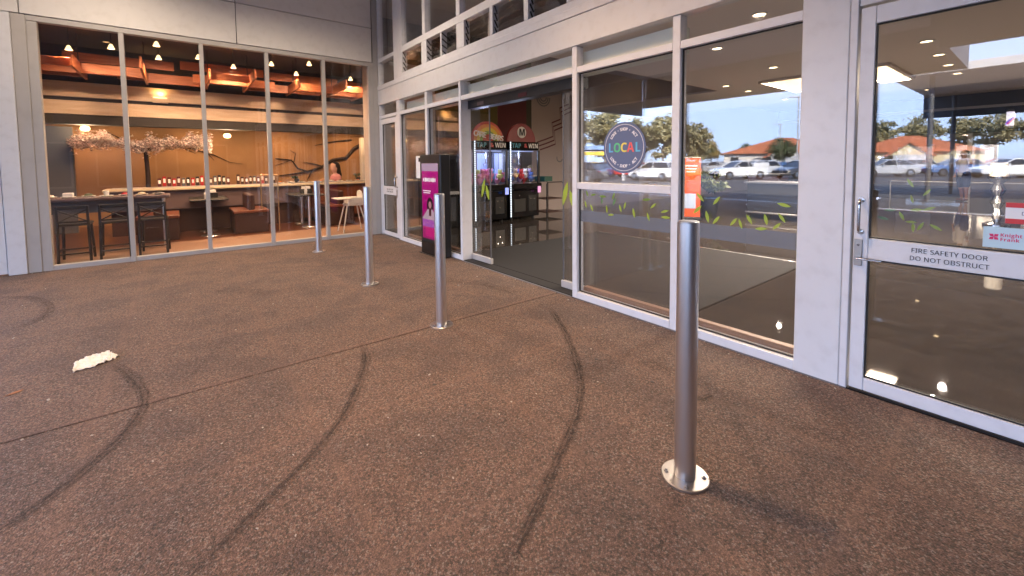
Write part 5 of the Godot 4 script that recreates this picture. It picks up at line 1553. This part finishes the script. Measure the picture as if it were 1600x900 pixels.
	var bones := [[Vector3(0, 0.92, 0), 0.14, Vector3(0, 1.12, 0), 0.125, shirt], [Vector3(0, 1.12, 0), 0.125, Vector3(0, 1.3, 0), 0.135, shirt], [Vector3(0, 1.36, -0.13), 0.07, Vector3(0, 1.36, 0.13), 0.07, shirt],
		[Vector3(0, 1.4, 0), 0.055, Vector3(-0.01, 1.5, 0), 0.052, skin], [Vector3(-0.015, 1.52, 0), 0.075, Vector3(-0.01, 1.6, 0), 0.088, skin], [Vector3(0.02, 1.6, 0), 0.09, Vector3(0.03, 1.62, 0), 0.1, hair], [Vector3(-0.1, 1.56, 0), 0.012, Vector3(-0.11, 1.545, 0), 0.014, skin],
		[Vector3(-0.01, 1.56, 0.085), 0.014, Vector3(-0.01, 1.54, 0.085), 0.012, skin], [Vector3(-0.01, 1.56, -0.085), 0.014, Vector3(-0.01, 1.54, -0.085), 0.012, skin],
		[Vector3(0, 1.34, 0.19), 0.058, Vector3(-0.08, 1.16, 0.27), 0.052, shirt], [Vector3(-0.08, 1.16, 0.27), 0.042, Vector3(-0.2, 1.28, 0.42), 0.031, skin],
		[Vector3(0, 1.34, -0.19), 0.058, Vector3(0.03, 1.08, -0.23), 0.05, shirt], [Vector3(0.03, 1.08, -0.23), 0.042, Vector3(-0.04, 0.84, -0.24), 0.03, skin],
		[Vector3(0, 0.9, 0.09), 0.115, Vector3(0.0, 0.55, 0.1), 0.1, navy], [Vector3(0, 0.9, -0.09), 0.115, Vector3(0.03, 0.55, -0.1), 0.1, navy],
		[Vector3(0, 0.56, 0.1), 0.072, Vector3(0.0, 0.42, 0.1), 0.06, skin], [Vector3(0, 0.44, 0.1), 0.06, Vector3(0.02, 0.1, 0.1), 0.038, skin], [Vector3(0.03, 0.56, -0.1), 0.072, Vector3(0.04, 0.42, -0.1), 0.06, skin], [Vector3(0.04, 0.44, -0.1), 0.06, Vector3(0.08, 0.1, -0.1), 0.038, skin],
		[Vector3(0.03, 0.05, 0.1), 0.042, Vector3(-0.14, 0.036, 0.11), 0.036, shoe], [Vector3(0.09, 0.05, -0.1), 0.042, Vector3(-0.08, 0.036, -0.11), 0.036, shoe]]
	person("person", "person in a pale shirt and navy shorts standing in the mall hall", Vector3(20.66, 0.0, -1.83), -0.7, bones, [Vector3(-0.2, 1.285, 0.425), Vector3(-0.045, 0.82, -0.24)], Vector3(-0.7, 0.0, 0.7), skin)

func claw_machine(x: float, rainbow: bool) -> void:
	var t := thing("claw_machine", "black claw machine with a rainbow arch topper and pink plush toys" if rainbow else "black claw machine with a dark red arch topper and a round letter badge", "claw machine", Vector3(x, 0, -8.5), 0.0, "claw machines in the lobby")
	var w := 0.46
	bar(t, "lower_cabinet", Vector3(-w, 0.06, -0.4), Vector3(w, 0.74, 0.38), M.black_gloss, 0.015)
	bar(t, "back_panel", Vector3(-w, 0.742, -0.4), Vector3(w, 1.72, -0.37), M.mauve_front if rainbow else M.slate_wall)
	bar(t, "sign_box", Vector3(-w, 1.722, -0.4), Vector3(w, 1.93, 0.38), M.black_gloss, 0.01)
	for s in [-1.0, 1.0]:
		bar(t, "corner_post", Vector3(s * w - 0.03, 0.742, 0.33), Vector3(s * w + 0.03, 1.72, 0.38), M.black_metal)
		bar(t, "glass_pane", Vector3(s * (w - 0.01) - 0.003, 0.745, -0.365), Vector3(s * (w - 0.01) + 0.003, 1.718, 0.325), M.glass, 0.001)
		put(t, "foot", lathe([Vector2(0.0, 0.0), Vector2(0.04, 0.0), Vector2(0.035, 0.06), Vector2(0, 0.06)], 12), M.black_metal, Vector3(s * 0.36, 0, 0.25))
		put(t, "foot", lathe([Vector2(0.0, 0.0), Vector2(0.04, 0.0), Vector2(0.035, 0.06), Vector2(0, 0.06)], 12), M.black_metal, Vector3(s * 0.36, 0, -0.3))
	bar(t, "glass_pane", Vector3(-w + 0.032, 0.93, 0.345), Vector3(w - 0.032, 1.718, 0.351), M.glass, 0.001)
	# strip of white leds up the left edge
	var st := new_st()
	for i in 44:
		add_cbox(st, Vector3(0, 0.1 + 0.042 * i, 0), Vector3(0.03, 0.024, 0.012), 0.004)
	put(t, "led_strip", st.commit(), M.lamp_led, Vector3(-w - 0.005, 0, 0.392))
	# inside: light tubes, coloured boards, toys, claw
	bar(t, "light_tube", Vector3(-w + 0.06, 1.69, 0.2), Vector3(w - 0.06, 1.71, 0.24), M.lamp_pale)
	omni(t, Vector3(0, 1.6, 0.1), 0.06, Color(0.8, 0.85, 1.0), 0.08)
	var boards := [[-0.4, 0.12, M.lamp_pink], [-0.27, 0.16, M.lamp_cyan], [0.08, 0.3, M.lamp_cyan]] if rainbow else [[-0.42, 0.12, M.lamp_cyan], [-0.28, 0.12, M.lamp_pale]]
	for b in boards:
		bar(t, "prize_board_screen", Vector3(b[0], 1.0, -0.355), Vector3(b[0] + b[1], 1.66, -0.345), b[2], 0.001)
	bar(t, "toy_floor", Vector3(-w + 0.02, 0.742, -0.36), Vector3(w - 0.02, 0.90, 0.32), M.mauve_front)
	var r := RandomNumberGenerator.new()
	r.seed = 5 if rainbow else 9
	var cols := [lin(0.85, 0.25, 0.5), lin(0.8, 0.35, 0.6), lin(0.2, 0.45, 0.8), lin(0.7, 0.75, 0.3), lin(0.85, 0.3, 0.45)] if rainbow else [lin(0.6, 0.05, 0.06), lin(0.1, 0.18, 0.5), lin(0.75, 0.7, 0.65), lin(0.3, 0.25, 0.5), lin(0.7, 0.55, 0.4)]
	var ball := lathe([Vector2(0.0, -1.0), Vector2(0.5, -0.87), Vector2(0.87, -0.5), Vector2(1.0, 0.0), Vector2(0.87, 0.5), Vector2(0.5, 0.87), Vector2(0.0, 1.0)], 14)
	for i in 14:
		var c: Color = cols[i % 5]
		var key := "plush_%s_%d" % ["a" if rainbow else "b", i % 5]
		var pm: Material = M[key] if M.has(key) else mat(key, c, 0.9)
		var p := Vector3(-0.36 + 0.12 * (i % 7), 0.98 + (0.1 if i >= 7 else 0.0) + r.randf() * 0.03, r.randf_range(-0.1, 0.22))
		var o := put(t, "plush_toy", ball, pm, p, Basis.from_scale(Vector3(0.07, 0.085, 0.07)))
		put(o, "head", ball, pm, Vector3(0, 1.3, 0.2), Basis.from_scale(Vector3(0.8, 0.65, 0.8)))
		for s in [-1.0, 1.0]:
			put(o, "ear", ball, pm, Vector3(0.6 * s, 1.85, 0.2), Basis.from_scale(Vector3(0.28, 0.25, 0.2)))
			put(o, "limb", ball, pm, Vector3(0.85 * s, 0.2, 0.5), Basis.from_scale(Vector3(0.35, 0.5, 0.35)))
	var cl := put(t, "claw", tube([Vector3(0.1, 1.7, 0), Vector3(0.1, 1.42, 0)], [0.01, 0.015], 8), M.chrome)
	for k in 3:
		var a := TAU * k / 3.0
		put(cl, "prong", tube([Vector3(0.1, 1.42, 0), Vector3(0.1 + cos(a) * 0.07, 1.38, sin(a) * 0.07), Vector3(0.1 + cos(a) * 0.04, 1.3, sin(a) * 0.04)], [0.008, 0.008, 0.005], 6), M.chrome)
	# control shelf, card reader, prize door
	var cs := bar(t, "control_shelf", Vector3(-w, 0.76, 0.382), Vector3(w, 0.9, 0.5), M.black_gloss, 0.02)
	put(cs, "joystick", tube([Vector3(-0.1, 0.07, 0), Vector3(-0.1, 0.15, 0)], [0.012, 0.02], 8), M.car_red)
	put(cs, "button", lathe([Vector2(0.03, 0.07), Vector2(0.028, 0.085), Vector2(0.0, 0.09)], 14), M.lens_white, Vector3(0.1, 0, 0))
	bar(t, "card_reader_screen", Vector3(0.3, 0.66, 0.502), Vector3(0.4, 0.82, 0.52), M.lamp_cyan if rainbow else M.lamp_pink, 0.004)
	bar(t, "prize_door", Vector3(-0.36, 0.2, 0.382), Vector3(0.0, 0.52, 0.392), M.stool_black)
	bar(t, "coin_door", Vector3(0.1, 0.2, 0.382), Vector3(0.36, 0.6, 0.39), M.black_metal)
	for q in [[0.16, 0.5], [0.28, 0.5], [0.22, 0.35], [-0.2, 0.6]]:
		put(t, "lock", lathe([Vector2(0.02, 0.0), Vector2(0.018, 0.012), Vector2(0, 0.014)], 12), M.chrome, Vector3(q[0], q[1], 0.392), Basis(Vector3(1, 0, 0), PI / 2))
	# lettering on the sign box and the arch topper
	words(t, "sign_lettering", "TAP", 0.11, mat("tap_blue_%d" % int(rainbow), lin(0.06, 0.3, 0.42), 0.5), Vector3(-0.27, 1.83, 0.383), Basis(), true, 0.006)
	words(t, "sign_lettering", "&", 0.1, M.car_red, Vector3(0.02, 1.83, 0.383), Basis(), true, 0.006)
	words(t, "sign_lettering", "WIN", 0.11, M.white_print, Vector3(0.27, 1.83, 0.383), Basis(), true, 0.006)
	var topper := Node3D.new()
	topper.name = "arch_topper"
	t.add_child(topper)
	topper.position = Vector3(0, 1.932, 0.2)
	var red := mat("topper_red_%d" % int(rainbow), lin(0.2, 0.01, 0.014) if not rainbow else lin(0.45, 0.04, 0.015), 0.4)
	put(topper, "arch", prism(disc_outline(0.46, 36, 0.0, PI), 0.05), red)
	if rainbow:
		var k := 0
		for c in [lin(0.6, 0.2, 0.015), lin(0.62, 0.48, 0.03), lin(0.18, 0.3, 0.04)]:
			put(topper, "rainbow_band", prism(ring_outline(0.32 - 0.08 * k, 0.40 - 0.08 * k, 0.02, PI - 0.02), 0.012), mat("rainbow_%d" % k, c, 0.5), Vector3(0, 0, 0.05))
			k += 1
		var word := "CARE BEARS"
		for i in word.length():
			if word[i] != " ":
				words(topper, "lettering", word[i], 0.13, M.white_print, Vector3(-0.36 + 0.085 * i, 0.17 - 0.012 * i, 0.068), Basis(Vector3(0, 0, 1), -0.12), true, 0.01)
	else:
		put(topper, "badge", prism(disc_outline(0.14, 30), 0.012), M.clad_panel, Vector3(0, 0.24, 0.05))
		words(topper, "lettering", "M", 0.17, M.black_print, Vector3(0, 0.24, 0.068), Basis(), true, 0.006)

# ---------------------------------------------------------------- out on the forecourt
func build_outdoor_things() -> void:
	var tall := lathe([Vector2(0.045, 0.012), Vector2(0.045, 1.138), Vector2(0.0425, 1.1455), Vector2(0.038, 1.147), Vector2(0.0, 1.147)], 48)
	var flange := lathe([Vector2(0.0, 0.012), Vector2(0.097, 0.012), Vector2(0.1005, 0.009), Vector2(0.1005, 0.0)], 40)
	var nut := lathe([Vector2(0.0, 0.024), Vector2(0.005, 0.024), Vector2(0.006, 0.018), Vector2(0.011, 0.018), Vector2(0.011, 0.012)], 6)
	var names := ["stainless steel bollard standing nearest the fire safety door", "stainless steel bollard standing before the sliding entrance", "stainless steel bollard standing beside the black kiosk", "stainless steel bollard standing nearest the restaurant window"]
	var n := 0
	for p in [Vector2(1.713, -0.957), Vector2(1.739, -3.229), Vector2(1.703, -4.89), Vector2(1.728, -7.293)]:
		var b := thing("bollard", names[n], "bollard", Vector3(p.x, 0.0, p.y), 0.6 + n, "steel bollards in a row before the shopfront")
		put(b, "post", tall, M.brushed_steel)
		put(b, "flange", flange, M.worn_steel)
		for k in 4:
			var a := TAU * k / 4.0
			put(b, "nut", nut, M.worn_steel, Vector3(cos(a) * 0.078, 0, sin(a) * 0.078))
		n += 1
	# advertising kiosk with a lit magenta screen
	var k := thing("advertising_kiosk", "black free-standing advertising kiosk with a magenta screen against the shopfront glass", "kiosk", Vector3(2.985, 0, -5.83))
	bar(k, "housing", Vector3(0.0, 0.0, -0.33), Vector3(0.17, 1.545, 0.33), M.black_metal, 0.012)
	bar(k, "plinth", Vector3(-0.006, 0.0, -0.3), Vector3(-0.0005, 0.2, 0.32), M.black_gloss, 0.002)
	var im := Image.create(128, 384, false, Image.FORMAT_RGB8)
	for y in 384:
		for x in 128:
			var v := y / 384.0
			var c := Color(0.72, 0.03, 0.5).lerp(Color(0.6, 0.0, 0.38), v)
			if v < 0.1:
				c = Color(0.72, 0.6, 0.7)
			elif v > 0.72 and v < 0.84:
				c = Color(0.62, 0.3, 0.66)
			elif v > 0.84 and x > 22 and x < 112 and v < 0.97:
				c = Color(0.75, 0.02, 0.45)
			# plain figure: hair, face, pale coat
			var dx := (x - 62.0)
			var dy := (y - 205.0)
			if v > 0.1 and dx * dx / 620.0 + (dy - 10) * (dy - 10) / 1900.0 < 1.0:
				c = Color(0.2, 0.1, 0.14)
			if v > 0.6 and v < 0.74 and absf(dx) < 18.0 + (y - 230.0) * 0.9:
				c = Color(0.72, 0.6, 0.66)
			if absf(dx) < 9.0 and y > 225 and y < 265:
				c = Color(0.3, 0.12, 0.14)
			if dx * dx / 130.0 + (dy - 4) * (dy - 4) / 330.0 < 1.0:
				c = Color(0.7, 0.5, 0.52)
			im.set_pixel(x, y, c)
	var sm := mat("kiosk_screen", Color(0.05, 0.05, 0.05), 0.15)
	sm.emission_enabled = true
	sm.emission_texture = ImageTexture.create_from_image(im)
	sm.emission = Color.BLACK
	sm.emission_energy_multiplier = 0.12
	var qm := QuadMesh.new()
	qm.size = Vector2(0.53, 1.16)
	var scr := put(k, "screen", qm, sm, Vector3(-0.0012, 0.83, 0.0), side)
	for i in 7:
		put(scr, "print_line", cbox(Vector3(0.036 + 0.016 * (i % 3), 0.05 + 0.01 * (i % 2), 0.001), 0.0003), M.white_print, Vector3(-0.2 + 0.062 * i, 0.33, 0.002))
	for i in 2:
		put(scr, "print_line", cbox(Vector3(0.26 - 0.04 * i, 0.014, 0.001), 0.0003), M.white_print, Vector3(-0.1, 0.16 - 0.03 * i, 0.002))
	bar(k, "base_plate", Vector3(-0.03, 0.0005, -0.35), Vector3(-0.0065, 0.012, 0.35), M.black_metal)

func build_litter() -> void:
	# torn crust-coloured paper napkin, one end curled up
	var r := RandomNumberGenerator.new()
	r.seed = 21
	var t := thing("paper_napkin", "torn cream paper napkin lying crumpled on the brown paving", "litter", Vector3(-0.54, 0.0, -4.18), 0.78)
	t.scale = Vector3.ONE * 0.78
	var st := new_st()
	var nz := FastNoiseLite.new()
	nz.frequency = 9.0
	nz.seed = 3
	var nu := 34
	var nv := 16
	var g := []
	for i in nu + 1:
		var row := []
		for j in nv + 1:
			var u := float(i) / nu
			var v := float(j) / nv - 0.5
			# pointed torn end at u = 0, broad squarish end at u = 1, ragged long edges
			var w := 0.035 + 0.12 * smoothstep(0.0, 0.35, u) - 0.05 * smoothstep(0.75, 1.0, u)
			var rag := 1.0 + 0.3 * nz.get_noise_2d(u * 1.6, signf(v) * 5.0) + 0.12 * nz.get_noise_2d(u * 6.0, signf(v) * 9.0)
			var x := (u - 0.5) * 0.33 + 0.02 * nz.get_noise_1d(v * 3.0) + 0.03 * v
			var z := v * w * rag * 1.5 + 0.025 * sin(u * 4.0)
			var y := 0.004 + 0.034 * absf(nz.get_noise_2d(x * 3.0, z * 3.0 + 4.0)) + 0.012 * absf(nz.get_noise_2d(x * 9.0 + 7.0, z * 9.0)) + 0.05 * pow(maxf(0.0, v + 0.05), 1.3) * u + 0.02 * pow(maxf(0.0, 0.3 - absf(v)), 1.0) * smoothstep(0.3, 0.9, u)
			row.append(Vector3(x, y, -z))
		g.append(row)
	for lay in [0.0, -0.0025]:
		for i in nu:
			for j in nv:
				var d := Vector3(0, lay, 0)
				var up := Vector3.UP if lay == 0.0 else Vector3.DOWN
				poly(st, [g[i][j] + d, g[i + 1][j] + d, g[i + 1][j + 1] + d], up)
				poly(st, [g[i][j] + d, g[i + 1][j + 1] + d, g[i][j + 1] + d], up)
	put(t, "sheet", st.commit(), M.paper)
	var lf := thing("dry_leaf", "small dry red brown leaf on the paving beyond the napkin", "leaf", Vector3(-0.86, 0.004, -3.93), 0.6)
	put(lf, "blade", prism(leaf_outline(0.075, 0.022), 0.002), M.dry_leaf, Vector3.ZERO, Basis(Vector3.RIGHT, -PI / 2 + 0.15))
	put(lf, "stalk", tube([Vector3(-0.037, 0.001, 0), Vector3(-0.055, 0.004, 0.004)], [0.0012, 0.001], 5), M.dry_leaf)
	# pale crumbs and grit scattered over the paving
	var mm := MultiMesh.new()
	mm.transform_format = MultiMesh.TRANSFORM_3D
	mm.mesh = cbox(Vector3(0.011, 0.004, 0.007), 0.0015)
	mm.instance_count = 260
	for i in 260:
		var p := Vector3(r.randf_range(-1.8, 3.0), 0.003, r.randf_range(-8.0, -0.5))
		if i > 160:
			p = Vector3(FX - 0.02 - absf(r.randfn()) * 0.05, 0.003, r.randf_range(-8.2, 0.5)) if i % 3 else Vector3(r.randf_range(-1.9, 3.1), 0.003, WZ + 0.02 + absf(r.randfn()) * 0.05)
		var sc := r.randf_range(0.45, 1.15) * (1.7 if i % 17 == 0 else 1.0)
		mm.set_instance_transform(i, Transform3D(Basis.from_euler(Vector3(r.randf_range(-0.3, 0.3), r.randf() * TAU, 0)) * Basis.from_scale(Vector3(sc, sc, sc * r.randf_range(0.5, 1.3))), p))
	var gm := MultiMesh.new()
	gm.transform_format = MultiMesh.TRANSFORM_3D
	gm.mesh = lathe([Vector2(0.0, 0.0024), Vector2(0.7, 0.002), Vector2(0.93, 0.0012), Vector2(1.0, 0.0)], 9)
	gm.instance_count = 46
	for i in 46:
		var sc := r.randf_range(0.006, 0.017)
		gm.set_instance_transform(i, Transform3D(Basis(Vector3.UP, r.randf() * TAU) * Basis.from_scale(Vector3(sc, 1.0, sc * r.randf_range(0.6, 1.2))), Vector3(r.randf_range(-1.9, 3.0), 0.0005, r.randf_range(-8.0, -0.4))))
	var gi := MultiMeshInstance3D.new()
	gi.name = "gum_spots"
	gi.multimesh = gm
	gi.material_override = mat("old_gum", lin(0.04, 0.033, 0.03), 0.6)
	add_child(gi)
	gi.set_meta("kind", "stuff")
	meta(gi, "small dark trodden gum spots dotted over the brown paving", "gum spots")
	var mi := MultiMeshInstance3D.new()
	mi.name = "pale_crumbs"
	mi.multimesh = mm
	mi.material_override = M.crumb
	add_child(mi)
	mi.set_meta("kind", "stuff")
	meta(mi, "scattered pale crumbs and grit on the brown paving", "crumbs")
